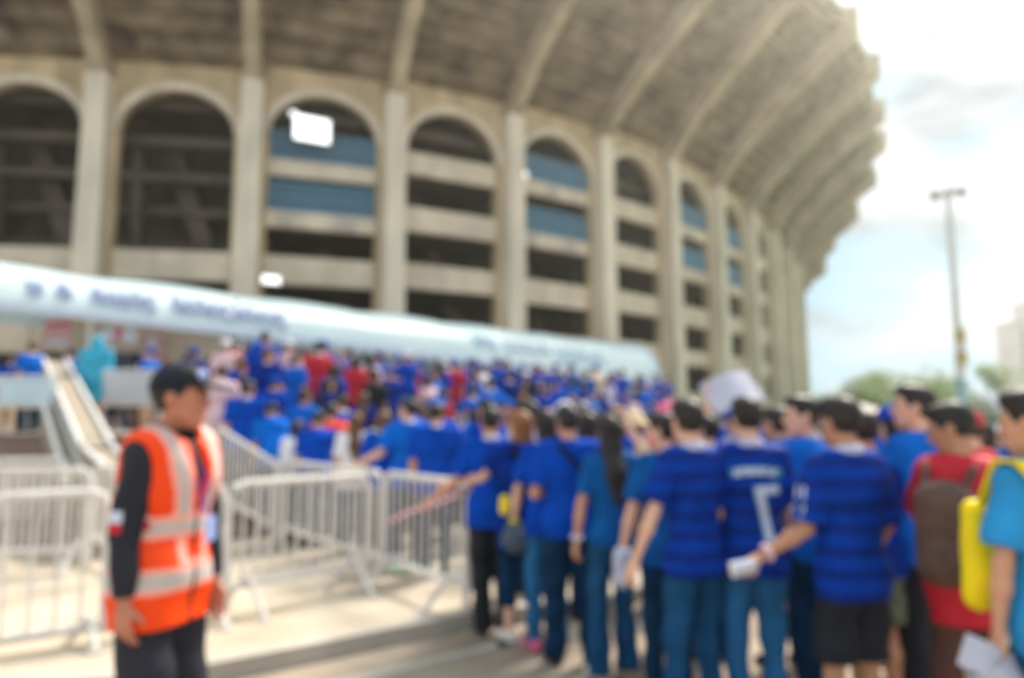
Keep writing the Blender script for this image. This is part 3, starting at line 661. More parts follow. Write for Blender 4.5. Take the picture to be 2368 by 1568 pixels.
for i in range(8):
    for j in range(3):
        a = MB(); a.box((-3+j*3, -4.52, 2.6+i*3.1), (1.5, .08, 1.5)); a.build('window', M['glass'], tw)
    a = MB(); a.box((0, -4.75, 1.4+i*3.1), (8.6, .5, .25)); a.build('balcony', M['coping'], tw)
M['farwall'] = mat('far_wall', (.62, .56, .50), .8, .05, .3)
fb_ = empty('low_building', (W(1980, 150, 3), 150, 0)); tag(fb_, 'long low pale building far behind the trees beside the stadium', 'building')
a = MB(); a.box((0, 0, 3), (34, 8, 6)); a.build('wall', M['farwall'], fb_); a = MB(); a.box((0, 0, 6.2), (35, 9, .4)); a.build('roof', M['coping'], fb_)
for j in range(9): a = MB(); a.box((-14+j*3.5, -4.02, 3.4), (1.6, .06, 1.6)); a.build('window', M['glass'], fb_)
pr = empty('gazebo_tent', (W(1965, 26, 2.2), 26, 0)); tag(pr, 'pale grey canopy tent with a sloping roof right of the two dark heads', 'canopy')
a = MB(); a.add([(-1.5, -1.2, 2.0), (1.5, -1.2, 1.75), (1.5, 1.2, 1.75), (-1.5, 1.2, 2.0), (-.5, 0, 2.5)], [(0, 1, 4), (1, 2, 4), (2, 3, 4), (3, 0, 4), (3, 2, 1, 0)]); a.build('roof', M['coping'], pr)
for x, y in ((-1.4, -1.1), (1.4, -1.1), (1.4, 1.1), (-1.4, 1.1)): a = MB(); a.tube([(x, y, 0), (x, y, 1.85)], .03, 6); a.build('post', M['barrier'], pr)

# ribbon tied along the barriers and litter on the paving
def ribbon(name, pts, wd, m_, label):
    o = empty(name, pts[0]); tag(o, label, 'tape'); b = MB(); o0 = Vector(pts[0])
    for a_, c_ in zip(pts, pts[1:]):
        a_, c_ = Vector(a_)-o0, Vector(c_)-o0; u = Vector((0, .004, 0)); z_ = Vector((0, 0, wd))
        b.hexa([a_, c_, c_+u, a_+u], [a_+z_, c_+z_, c_+u+z_, a_+u+z_])
    b.build('ribbon', m_, o)
def R3(px, py, Y): z = Zof(py, Y); return (W(px, Y, z), Y, z)
ribbon('barrier_tape', [R3(896, 1212, 6.7), R3(945, 1188, 6.45), R3(1000, 1172, 6.15), R3(1066, 1146, 5.80)], .035, M['bpink'], 'faded pink ribbon strung across the bars of the nearest crowd barrier')
ribbon('barrier_tape', [R3(1082, 1120, 5.72), R3(1092, 1170, 5.70), R3(1100, 1222, 5.68)], .07, M['bpink'], 'pink ribbon end dangling from the corner of the nearest crowd barrier')
lz = ground_z(W(928, 7.4, .12), 7.4); lb = empty('litter_bag', (W(928, 7.35, .12), 7.35, .12)); tag(lb, 'crumpled pale green plastic bag lying on the paving behind the barrier', 'litter')
M['litter'] = mat('green_plastic', (.42, .58, .38), .4, .2, 20)
a = MB(); a.ball((0, 0, .05), .11, 10, (1.3, .8, .45)); a.ball((.10, .04, .06), .07, 8, (1.1, .9, .7)); a.build('plastic', M['litter'], lb)
# thin bright air between the camera and the far side of the stadium
hz = MB(); hz.box((0, 100, 17.5), (560, 230, 37)); haze = tag(hz.build('haze', M['glass']), kind='stuff')
hm = bpy.data.materials.new('haze'); hm.use_nodes = True; hn = hm.node_tree.nodes; hn.clear(); ho = hn.new('ShaderNodeOutputMaterial'); hv = hn.new('ShaderNodeVolumePrincipled')
hv.inputs['Density'].default_value = .0016; hv.inputs['Color'].default_value = (1.0, .97, .86, 1); hv.inputs['Anisotropy'].default_value = .75
hm.node_tree.links.new(hv.outputs[0], ho.inputs['Volume']); haze.data.materials.clear(); haze.data.materials.append(hm)
# ------------------------------------------------------------------ people: distance-field modelling (one continuous surface per body)
class SDF:
    def __init__(s, lo, hi, h):
        s.h = h; s.lo = np.array(lo, float)-2*h; n = np.ceil((np.array(hi)+2*h-s.lo)/h).astype(int)+1; s.n = n
        s.ax = [s.lo[i]+h*np.arange(n[i]) for i in range(3)]; s.f = np.full(tuple(n), 1.0, np.float32)
    def _sub(s, lo, hi):
        i0 = [max(0, int((lo[i]-s.lo[i])/s.h)) for i in range(3)]; i1 = [min(int(s.n[i]), int((hi[i]-s.lo[i])/s.h)+2) for i in range(3)]
        sl = tuple(slice(a, b) for a, b in zip(i0, i1)); return sl, s.ax[0][sl[0]][:, None, None], s.ax[1][sl[1]][None, :, None], s.ax[2][sl[2]][None, None, :]
    def _put(s, sl, d, k):
        g = s.f[sl]
        if k > 0: hh = np.maximum(k-np.abs(g-d), 0)/k; s.f[sl] = np.minimum(g, d)-hh*hh*k*.25
        else: s.f[sl] = np.minimum(g, d)
    def cap(s, a, b, r1, r2=None, sq=1.0, n=(0, 1, 0), k=.03, cut=None, disp=None):
        """tapered limb from a to b; sq flattens it along n; cut=(point, direction) removes what lies beyond"""
        a = np.array(a, float); b = np.array(b, float); r2 = r1 if r2 is None else r2; m = max(r1, r2)+k+2*s.h
        sl, X, Y, Z = s._sub(np.minimum(a, b)-m, np.maximum(a, b)+m)
        if 0 in [x.size for x in (X, Y, Z)]: return
        qx, qy, qz = X-a[0], Y-a[1], Z-a[2]; ba = b-a
        if sq != 1.0:
            n = np.array(n, float); n /= np.linalg.norm(n); e = (1/sq-1); dn = (qx*n[0]+qy*n[1]+qz*n[2])*e
            qx = qx+dn*n[0]; qy = qy+dn*n[1]; qz = qz+dn*n[2]; ba = ba+n*(ba@n)*e
        t = np.clip((qx*ba[0]+qy*ba[1]+qz*ba[2])/max(ba@ba, 1e-9), 0, 1)
        d = np.sqrt((qx-t*ba[0])**2+(qy-t*ba[1])**2+(qz-t*ba[2])**2)-(r1+t*(r2-r1))
        if sq < 1: d = d*(sq*.5+.5)
        if disp is not None: d = d+disp(X, Y, Z)
        if cut is not None:
            c, dr = np.array(cut[0], float), np.array(cut[1], float); dr /= np.linalg.norm(dr); d = np.maximum(d, (X-c[0])*dr[0]+(Y-c[1])*dr[1]+(Z-c[2])*dr[2])
        s._put(sl, d.astype(np.float32), k)
    def ell(s, c, r, Rm=None, k=.02, sub=False, cut=None):
        c = np.array(c, float); r = np.array(r, float); m = r.max()+k+2*s.h; sl, X, Y, Z = s._sub(c-m, c+m)
        if 0 in [x.size for x in (X, Y, Z)]: return
        q = [X-c[0], Y-c[1], Z-c[2]]
        if Rm is not None: q = [q[0]*Rm[0][i]+q[1]*Rm[1][i]+q[2]*Rm[2][i] for i in range(3)]
        k0 = np.sqrt((q[0]/r[0])**2+(q[1]/r[1])**2+(q[2]/r[2])**2); k1 = np.sqrt((q[0]/r[0]**2)**2+(q[1]/r[1]**2)**2+(q[2]/r[2]**2)**2)+1e-6
        d = k0*(k0-1)/k1
        if cut is not None:
            for cc, dr in cut:
                cc = np.array(cc, float); dr = np.array(dr, float); dr /= np.linalg.norm(dr); d = np.maximum(d, (X-cc[0])*dr[0]+(Y-cc[1])*dr[1]+(Z-cc[2])*dr[2])
        d = d.astype(np.float32)
        if sub: s.f[sl] = np.maximum(s.f[sl], -d)
        else: s._put(sl, d, k)
    def plane(s, c, dr):         # keep the side opposite to dr
        c = np.array(c, float); dr = np.array(dr, float); dr /= np.linalg.norm(dr)
        s.f = np.maximum(s.f, ((s.ax[0]-c[0])*dr[0])[:, None, None]+((s.ax[1]-c[1])*dr[1])[None, :, None]+((s.ax[2]-c[2])*dr[2])[None, None, :]).astype(np.float32)
    def mesh(s):
        f = s.f; h = s.h; ins = f < 0
        if not ins.any(): return np.zeros((0, 3)), np.zeros((0, 4), int)
        c = [ins[i:f.shape[0]-1+i, j:f.shape[1]-1+j, k:f.shape[2]-1+k] for i in (0, 1) for j in (0, 1) for k in (0, 1)]
        cnt = sum(x.astype(np.int8) for x in c); act = (cnt > 0) & (cnt < 8); idx = np.argwhere(act); nid = np.full(act.shape, -1, np.int32); nid[act] = np.arange(len(idx))
        acc = np.zeros((len(idx), 3)); w_ = np.zeros(len(idx)); I, J, K = idx.T
        for ax in range(3):
            o1, o2 = [x for x in range(3) if x != ax]
            for u in (0, 1):
                for v in (0, 1):
                    o = [0, 0, 0]; o[o1] = u; o[o2] = v; p = [0, 0, 0]; p[:] = o; p[ax] = 1
                    A = f[I+o[0], J+o[1], K+o[2]].astype(float); B = f[I+p[0], J+p[1], K+p[2]].astype(float); cr = (A < 0) != (B < 0)
                    t = np.where(cr, A/np.where(cr, A-B, 1), 0); q = np.zeros((len(idx), 3)); q[:, 0] = o[0]; q[:, 1] = o[1]; q[:, 2] = o[2]; q[:, ax] += t
                    acc += q*cr[:, None]; w_ += cr
        v = (acc/w_[:, None]+idx)*h+s.lo; F = []
        for ax in range(3):
            a1, a2 = [(1, 2), (2, 0), (0, 1)][ax]
            S1 = [slice(1, f.shape[d]-1) for d in range(3)]; S1[ax] = slice(0, f.shape[ax]-1); S2 = list(S1); S2[ax] = slice(1, f.shape[ax])
            A, B = ins[tuple(S1)], ins[tuple(S2)]; cr = np.argwhere(A != B)
            if not len(cr): continue
            fl = A[tuple(cr.T)]; base = cr.copy(); 
            for d in range(3):
                if d != ax: base[:, d] += 1
            def cell(u, w__): q = base.copy(); q[:, a1] -= u; q[:, a2] -= w__; return nid[tuple(q.T)]
            quad = np.stack([cell(1, 1), cell(0, 1), cell(0, 0), cell(1, 0)], 1); quad[~fl] = quad[~fl][:, ::-1]; F.append(quad)
        return v, np.concatenate(F)

def rotm(yaw=0, pitch=0, roll=0): return np.array((Matrix.Rotation(R(yaw), 3, 'Z') @ Matrix.Rotation(R(pitch), 3, 'X') @ Matrix.Rotation(R(roll), 3, 'Y')))
def nrm(a): a = np.array(a, float); return a/max(np.linalg.norm(a), 1e-9)
def folds(seed, amp=.006):
    g = random.Random(seed); p = [g.uniform(0, 6.3) for _ in range(6)]; a = g.uniform(14, 22)
    return lambda X, Y, Z: amp*(np.sin(a*Z+7*X+p[0]+1.5*np.sin(9*X+p[1]))*np.sin(11*Y+5*X-6*Z+p[2])+.6*np.sin(31*Z-13*X+9*Y+p[3]))
def skeleton(sp):
    b = sp.get('b', 1.0); lx, ly = sp.get('lean', (0, 0)); tw = R(sp.get('twist', 0)); J = {'b': b}
    J['pel'] = np.array([0, 0, .92]); J['wai'] = np.array([lx*.25, ly*.25, 1.07]); J['che'] = np.array([lx*.75, ly*.75, 1.28]); J['nck'] = np.array([lx, ly, 1.43-abs(ly)*.15])
    ct, s_ = math.cos(tw), math.sin(tw); sw = .168*b
    for S, g in (('R', 1), ('L', -1)):
        J['sh'+S] = J['nck']+np.array([g*sw*ct, g*sw*s_, -.045])
        u, f = sp.get('arm'+S, ((g*.12, .0, -1), (g*.05, .15, -1))); u, f = nrm(u), nrm(f)
        J['el'+S] = J['sh'+S]+u*.275; J['wr'+S] = J['el'+S]+f*.235; J['hd'+S] = f
        hx_, hy_ = sp.get('foot'+S, (g*.10, .0)); J['hip'+S] = np.array([g*.088*b, 0, .88]); J['ank'+S] = np.array([hx_, hy_, .08])
        md = (J['hip'+S]+J['ank'+S])/2; J['kn'+S] = md+np.array([g*.005, .035+sp.get('knee'+S, 0), .01])
    J['hc'] = J['nck']+np.array([0, .012, .165])+rotm(*sp.get('head', (0, 0))) @ np.array([0, .015, 0]); J['hr'] = rotm(*sp.get('head', (0, 0)))
    return J
def H(J, x, y, z): return J['hc']+J['hr'] @ np.array([x, y, z])
def bounds(J, pad=.13):
    P = np.array([v for k, v in J.items() if isinstance(v, np.ndarray) and v.shape == (3,) and k[:2] not in ('hd', 'hc', 'hr')]+[J['hc']+[.1, .1, .16], J['hc']-[.1, .1, .1]]+[J['wr'+S]+J['hd'+S]*.16 for S in 'RL'])
    lo = P.min(0)-pad; hi = P.max(0)+pad; lo[2] = 0; hi[2] = P[:, 2].max()+.02; return lo, hi
def torso(s, J, e, k=.05, disp=None, flare=0.0):
    b = J['b']; a = (J['pel']+[0, 0, -.02]); q = .72
    s.cap(J['pel']+[-.055*b, -.012, 0], J['pel']+[.055*b, -.012, 0], .104*b+e+flare, sq=.85, k=k, disp=disp)
    s.cap(J['pel']+[0, 0, .02], J['wai'], .135*b+e+flare, .124*b+e+flare*.4, sq=q, k=k, disp=disp)
    s.cap(J['wai'], J['che'], .124*b+e+flare*.3, .156*b+e, sq=q, k=k, disp=disp)
    s.cap(J['che']+[-.055*b, 0, .02], J['che']+[.055*b, 0, .02], .112*b+e, sq=.85, k=k, disp=disp)
    m = J['nck']+[0, -.005, -.055]
    s.cap(m+(J['shL']-m)*.72, m+(J['shR']-m)*.72, .058+e, sq=.95, k=k, disp=disp)
    s.cap(J['nck']+[0, -.01, .0], m+(J['shR']-m)*.75+[0, 0, .015], .036+e*.8, .034+e*.8, k=k*.8); s.cap(J['nck']+[0, -.01, .0], m+(J['shL']-m)*.75+[0, 0, .015], .036+e*.8, .034+e*.8, k=k*.8)
def hand(s, w_, d, side, n, curl, sz=1.0):
    """palm, four fingers with two bends each, thumb leaving the side of the palm; n is the palm normal, side the thumb side"""
    d = nrm(d); n = nrm(n-d*(n@d)); side_ = np.cross(n, d); side_ = side_ if side_@side > 0 else -side_
    s.cap(w_-d*.01, w_+d*.05*sz, .025*sz, .034*sz, sq=.5, n=n, k=.012); s.cap(w_+d*.045*sz, w_+d*.072*sz, .036*sz, .036*sz, sq=.36, n=n, k=.01)
    for i, (o, l) in enumerate(((.030, .070), (.010, .079), (-.010, .073), (-.029, .058))):
        p = w_+d*(.088-abs(i-1)*.004)*sz+side_*o*sz; c = curl*(.75+.16*i); l = l*sz; rr = .0090*sz
        for j, fr_ in enumerate((.45, .32, .25)):
            a = c*(j+.6); dd = nrm(d*math.cos(a)+n*math.sin(a)+side_*o*2.2); q = p+dd*l*fr_; s.cap(p, q, rr, rr*.9, k=.004); p = q; rr *= .9
    p = w_+d*.026*sz+side_*.026*sz+n*.006; q = p+nrm(d*.75+side_*.62+n*.35)*.042*sz; s.cap(p, q, .0125*sz, .0105*sz, k=.010); s.cap(q, q+nrm(d+side_*.1+n*.55)*.030*sz, .0100*sz, .0082*sz, k=.004)
def body(sp, J, h):
    lo, hi = bounds(J); s = SDF(lo, hi, h); b = J['b']
    torso(s, J, 0)
    hr = J['hr']; nb = J['nck']
    s.cap(nb+[0, -.012, -.02], H(J, 0, -.018, -.06), .056, .050, k=.03)
    s.ell(H(J, 0, -.012, .025), (.077, .096, .092), hr, k=.01)                # skull
    s.ell(H(J, 0, .022, -.022), (.063, .070, .092), hr, k=.02)                # face
    s.ell(H(J, 0, .052, -.090), (.030, .026, .022), hr, k=.028)               # chin
    s.cap(H(J, -.046, .005, -.055), H(J, -.018, .055, -.090), .022, .018, k=.02); s.cap(H(J, .046, .005, -.055), H(J, .018, .055, -.090), .022, .018, k=.02)
    s.cap(H(J, 0, .088, .010), H(J, 0, .104, -.026), .008, .012, k=.012); s.cap(H(J, -.011, .093, -.030), H(J, .011, .093, -.030), .008, .008, k=.006)   # nose
    s.cap(H(J, -.040, .079, .022), H(J, -.012, .087, .026), .008, .008, k=.014); s.cap(H(J, .040, .079, .022), H(J, .012, .087, .026), .008, .008, k=.014)
    s.ell(H(J, -.030, .090, .003), (.014, .010, .009), hr, sub=True); s.ell(H(J, .030, .090, .003), (.014, .010, .009), hr, sub=True)
    s.ell(H(J, -.030, .075, .003), (.013, .012, .012), hr, k=.004); s.ell(H(J, .030, .075, .003), (.013, .012, .012), hr, k=.004)
    s.cap(H(J, -.018, .083, -.054), H(J, .018, .083, -.054), .0065, k=.005); s.cap(H(J, -.015, .081, -.064), H(J, .015, .081, -.064), .0070, k=.005)       # lips
    for g in (-1, 1):
        s.ell(H(J, g*.078, -.008, -.005), (.010, .020, .032), hr, k=.008); s.ell(H(J, g*.088, .000, -.003), (.006, .009, .016), hr, sub=True)
    for S, g in (('R', 1), ('L', -1)):
        sh, el, wr = J['sh'+S], J['el'+S], J['wr'+S]; u = nrm(el-sh); f_ = J['hd'+S]
        s.cap(sh, sh+u*.10, .052*b, .050*b, k=.03); s.cap(sh+u*.09, el, .048*b, .038*b, k=.025)
        s.cap(el, el+(wr-el)*.35, .038*b, .040*b, k=.02); s.cap(el+(wr-el)*.3, wr, .040*b, .026*b, sq=.92, k=.02)
        hn = sp.get('palm'+S, (-g, .1, 0)); s_dir = sp.get('thumb'+S, (0, 1, 0))
        hand(s, wr, nrm(sp.get('hdir'+S, f_)), np.array(s_dir, float), np.array(hn, float), sp.get('curl'+S, .35), sp.get('hsz', 1.0))
        hp, kn, an = J['hip'+S], J['kn'+S], J['ank'+S]
        cv = 1.0 if sp.get('legs', 'jeans') in ('shorts', 'capri') else .76
        s.cap(hp, kn+(hp-kn)*.15, .088*b*(cv*.5+.5), .058*b*cv, k=.03); s.cap(kn+(hp-kn)*.2, kn-(kn-an)*.08, .058*b*cv, .050*b*cv, k=.02)
        cf = kn+(an-kn)*.3+[0, -.012, 0]; s.cap(kn-(kn-an)*.05, cf, .048*b*cv, .055*b*cv, k=.02); s.cap(cf, an, .055*b*cv, .035, k=.02)
        yw = sp.get('toe'+S, g*.15); td_ = np.array([math.sin(yw), math.cos(yw), 0])
        s.cap(an+[0, 0, -.03], an+td_*.12+[0, 0, -.052], .036, .030, sq=.8, n=(0, 0, 1), k=.02); s.cap(an-td_*.04+[0, 0, -.045], an+td_*.15+[0, 0, -.056], .033, .022, k=.015)
    s.plane((0, 0, .004), (0, 0, -1)); return s.mesh()
def shirt(sp, J, h, seed):
    lo, hi = bounds(J); lo[2] = sp.get('hem', .80)-.03; hi[2] = J['nck'][2]+.1; s = SDF(lo, hi, h); e = sp.get('loose', .022); d = folds(seed, sp.get('fold', .007)); b = J['b']
    torso(s, J, e, disp=d, flare=sp.get('flare', .012))
    if sp.get('hem', .8) < .86:
        hz = sp.get('hem', .8); s.cap([-.06*b, -.008, hz-.02], [-.06*b, -.008, .95], .112*b+e+.008, .106*b+e, sq=.86, k=.04, disp=d); s.cap([.06*b, -.008, hz-.02], [.06*b, -.008, .95], .112*b+e+.008, .106*b+e, sq=.86, k=.04, disp=d)
    sl = sp.get('sleeve', .78)
    for S, g in (('R', 1), ('L', -1)):
        sh, el, wr = J['sh'+S], J['el'+S], J['wr'+S]; u = nrm(el-sh)
        if sl <= 1:
            en = sh+(el-sh)*sl; s.cap(sh, en+u*.04, .056*b+e, .050*b+e*1.25, k=.03, cut=(en, u), disp=d)
        else:
            s.cap(sh, el, .054*b+e*.8, .044*b+e*.7, k=.03, disp=d); fw = nrm(wr-el); en = el+(wr-el)*(sl-1); s.cap(el, en+fw*.03, .043*b+e*.7, .033*b+e*.6, k=.02, cut=(en, fw), disp=d)
    s.plane((0, 0, sp.get('hem', .80)), (0, sp.get('hemtilt', 0), -1))
    s.ell(J['nck']+[0, .03, .045], (.072, .085, .045), sub=True)
    if 'vneck' in sp: s.ell(J['nck']+[0, .17, -.10], (.05, .10, .22), sub=True)
    return s.mesh()
def vest(sp, J, h):
    lo, hi = bounds(J); lo[2] = .72; hi[2] = J['nck'][2]+.1; s = SDF(lo, hi, h); b = J['b']; d = folds(5, .006); e = .044
    torso(s, J, e, disp=d, flare=.008); s.cap([-.06*b, 0, .76], [-.06*b, 0, .95], .104*b+e+.006, .104*b+e, sq=.9, k=.04, disp=d); s.cap([.06*b, 0, .76], [.06*b, 0, .95], .104*b+e+.006, .104*b+e, sq=.9, k=.04, disp=d)
    for S, g in (('R', 1), ('L', -1)):
        sh, el = J['sh'+S], J['el'+S]; s.ell(sh+[g*.075, 0, -.075], (.068, .12, .150), sub=True)
        s.ell(sh+[g*.13, 0, -.02], (.07, .15, .16), sub=True)
    s.ell(J['nck']+[0, .03, .06], (.085, .095, .075), sub=True); s.ell(J['nck']+[0, .20, -.03], (.05, .14, .20), sub=True)
    s.plane((0, 0, .765), (0, 0, -1)); return s.mesh()
def trousers(sp, J, h, seed):
    kind = sp.get('legs', 'jeans'); b = J['b']; zc = {'jeans': .045, 'flare': .05, 'capri': .26, 'shorts': .54, 'slacks': .05}[kind]; e = {'jeans': .016, 'flare': .018, 'capri': .018, 'shorts': .045, 'slacks': .028}[kind]
    lo, hi = bounds(J); lo[2] = zc-.02; hi[2] = 1.06; s = SDF(lo, hi, h); d = folds(seed+50, .007)
    s.cap(J['pel']+[-.058*b, -.012, -.01], J['pel']+[.058*b, -.012, -.01], .108*b+.008, sq=.86, k=.04, disp=d); s.cap(J['pel'], J['wai'], .130*b+.006, .122*b+.004, sq=.72, k=.03)
    for S, g in (('R', 1), ('L', -1)):
        hp, kn, an = J['hip'+S], J['kn'+S], J['ank'+S]
        s.cap(hp, kn, .092*b+min(e, .018), .060*b+e, k=.03, disp=d)
        lowr = {'jeans': .050, 'flare': .078, 'capri': .050, 'shorts': .06, 'slacks': .062}[kind]
        s.cap(kn, an+[0, -.005, -.03], .058*b+e, lowr+e*.4, k=.025, disp=d)
    s.plane((0, 0, zc), (0, 0, -1)); s.plane((0, 0, min(1.03, sp.get('hem', .8)+.05)), (0, 0, 1)); return s.mesh()
def shoes(sp, J, h, S):
    g = 1 if S == 'R' else -1; an = J['ank'+S]; s = SDF(an-[.16, .16, .08], an+[.16, .26, .08], .008); yw = sp.get('toe'+S, g*.15); t = np.array([math.sin(yw), math.cos(yw), 0])
    top = .02 if sp.get('shoe', 'sneaker') == 'sneaker' else -.045
    s.cap(an-t*.045+[0, 0, -.03], an+t*.10+[0, 0, -.045], .046, .044, sq=.9, k=.02); s.cap(an+t*.05+[0, 0, -.05], an+t*.16+[0, 0, -.056], .046, .038, sq=.7, n=(0, 0, 1), k=.02)
    s.plane((0, 0, .002), (0, 0, -1)); s.plane(an+[0, 0, top], (0, -.15, 1)); return s.mesh()
def hair(sp, J, h, style):
    hr = J['hr']; lo = J['hc']-[.22, .26, .55 if style in ('long', 'pony') else .2]; s = SDF(lo, J['hc']+[.2, .2, .2], .008); Hh = lambda x, y, z: H(J, x, y, z)
    fr = hr @ np.array([0, 1, .55]); 
    s.ell(Hh(0, -.020, .030), (.083, .101, .096), hr, k=.01, cut=[(Hh(0, .055, .045), hr @ np.array([0, 1, -.35])), (Hh(0, .0, -.03), hr @ np.array([0, .8, -1.0]))])
    s.ell(Hh(0, .030, .088), (.070, .062, .040), hr, k=.02)                         # fringe
    if style == 'long':
        bk = np.array([0, -1, 0]); p = J['nck']
        s.cap(Hh(0, -.050, .01), Hh(0, -.065, -.10), .088, .080, sq=.7, k=.03); s.cap(Hh(0, -.065, -.10), p+[0, -.125, -.12], .082, .075, sq=.5, k=.03); s.cap(p+[0, -.125, -.12], p+[0.01, -.14, -.27], .072, .04, sq=.45, k=.03)
    if style == 'bob': s.cap(Hh(0, -.045, .01), Hh(0, -.05, -.09), .088, .082, sq=.8, k=.03)
    if style == 'pony':
        s.cap(Hh(0, -.11, .03), Hh(0, -.14, -.02), .028, .035, k=.02); s.cap(Hh(0, -.14, -.02), J['nck']+[.0, -.13, -.05], .034, .018, k=.02)
    if style == 'bun': s.ell(Hh(0, -.11, .075), (.042, .04, .04), hr, k=.02)
    return s.mesh()
def cap_mesh(J, back=False):
    hr = J['hr']; s = SDF(J['hc']-[.25]*3, J['hc']+[.25]*3, .008); g = -1 if back else 1
    s.ell(H(J, 0, -.012, .042), (.094, .114, .100), hr, k=.01, cut=[(H(J, 0, 0, .038), hr @ np.array([0, .12*g, -1]))])
    s.cap(H(J, -.035, .10*g, .050), H(J, -.035, .175*g, .036), .045, .035, sq=.16, n=hr @ np.array([0, .25*g, 1]), k=.008); s.cap(H(J, .035, .10*g, .050), H(J, .035, .175*g, .036), .045, .035, sq=.16, n=hr @ np.array([0, .25*g, 1]), k=.008)
    s.ell(H(J, 0, -.012, .143), (.008, .008, .006), hr, k=.004); return s.mesh()
def hat_mesh(J):
    hr = J['hr']; s = SDF(J['hc']-[.3]*3, J['hc']+[.3]*3, .010)
    s.ell(H(J, 0, -.012, .05), (.10, .118, .105), hr, k=.01, cut=[(H(J, 0, 0, .03), hr @ np.array([0, 0, -1]))]); s.ell(H(J, 0, -.005, .035), (.16, .18, .022), hr, k=.02); return s.mesh()
def ring_mesh(c, rx, ry, r, n=(0, 0, 1), tilt=0.0, hgt=1.6):
    v = []; f = []; A_, B_ = 20, 8; m_ = Matrix.Rotation(tilt, 3, 'X')
    for i in range(A_):
        t = 2*math.pi*i/A_
        for j in range(B_):
            q = 2*math.pi*j/B_; p = Vector(((rx+r*math.cos(q))*math.cos(t), (ry+r*math.cos(q))*math.sin(t), r*hgt*math.sin(q))); p = m_ @ p; v.append((c[0]+p.x, c[1]+p.y, c[2]+p.z))
    for i in range(A_):
        for j in range(B_): f.append((i*B_+j, ((i+1) % A_)*B_+j, ((i+1) % A_)*B_+(j+1) % B_, i*B_+(j+1) % B_))
    return v, f
def wrist_ring(J, S, r=.034):
    w_ = J['wr'+S]; d = Vector(J['hd'+S]); q = d.to_track_quat('Z', 'Y').to_matrix(); v, f = ring_mesh((0, 0, 0), r, r, .009)
    return [tuple(q @ Vector(p)+Vector(w_-J['hd'+S]*.02)) for p in v], f

def person(sp, loc, rz, label, sc=1.0, h=.010, group=None, detail=True, seed=0):
    """an Empty at the feet with body, hair or cap, shirt, trousers, shoes as children"""
    J = skeleton(sp); o = empty('person', loc, rz, sc); tag(o, label, 'person', group); D = {}
    def put(name, vf, m_, par=None, **kw):
        v, f = vf
        if len(v) == 0: return None
        col = kw.pop('colors', None)
        if col is None: col = np.ones((len(v), 3), np.float32)
        ob = mesh_obj(name, v, f, m_, par or o, True, colors=col, objmat=True); D[name] = ob; return ob
    put('body', body(sp, J, h), M[sp.get('skin', 'skin')])
    ch = h*1.25
    if 'shirt' in sp: put('shirt', shirt(sp, J, ch, seed), M[sp['shirt']])
    if 'trousers' in sp: put('shorts' if sp.get('legs') == 'shorts' else 'trousers', trousers(sp, J, ch, seed), M[sp['trousers']])
    if sp.get('hair'): put('hair', hair(sp, J, h, sp['hair']), M[sp.get('haircol', 'hair')])
    if sp.get('cap'): put('cap', cap_mesh(J, sp.get('capback', False)), M[sp['cap']])
    if sp.get('hat'): put('hat', hat_mesh(J), M[sp['hat']])
    if sp.get('shoes'):
        for S in 'RL': put('shoe', shoes(sp, J, h, S), M[sp['shoes']])
    if sp.get('collar'):
        c = J['nck']+[0, .0, .028]; put('collar', ring_mesh(c, .070, .070, .014, tilt=R(-14), hgt=1.9), M[sp['collar']], D['shirt'])
    if sp.get('cuffs'):
        for S in 'RL':
            sh, el = J['sh'+S], J['el'+S]; u = Vector(nrm(el-sh)); q = u.to_track_quat('Z', 'Y').to_matrix(); v, f = ring_mesh((0, 0, 0), .072, .072, .008); en = Vector(sh+(el-sh)*(sp.get('sleeve', .78)-.03))
            put('cuff', ([tuple(q @ Vector(p)+en) for p in v], f), M[sp['cuffs']], D['shirt'])
    if detail:
        for g in (-1, 1):
            e = MB(); e.ball(tuple(H(J, g*.030, .0865, .003)), .0075, 8); put('eye', (e.v, e.f), M['eye'], D['body'])
            e = MB(); e.tube([tuple(H(J, g*.046, .083, .024)), tuple(H(J, g*.030, .096, .031)), tuple(H(J, g*.014, .098, .027))], .004, 6); put('eyebrow', (e.v, e.f), M['hair'], D['body'])
    if sp.get('wrist'):
        for S, m_ in sp['wrist']: put('wristband', wrist_ring(J, S), M[m_])
    return o, J, D
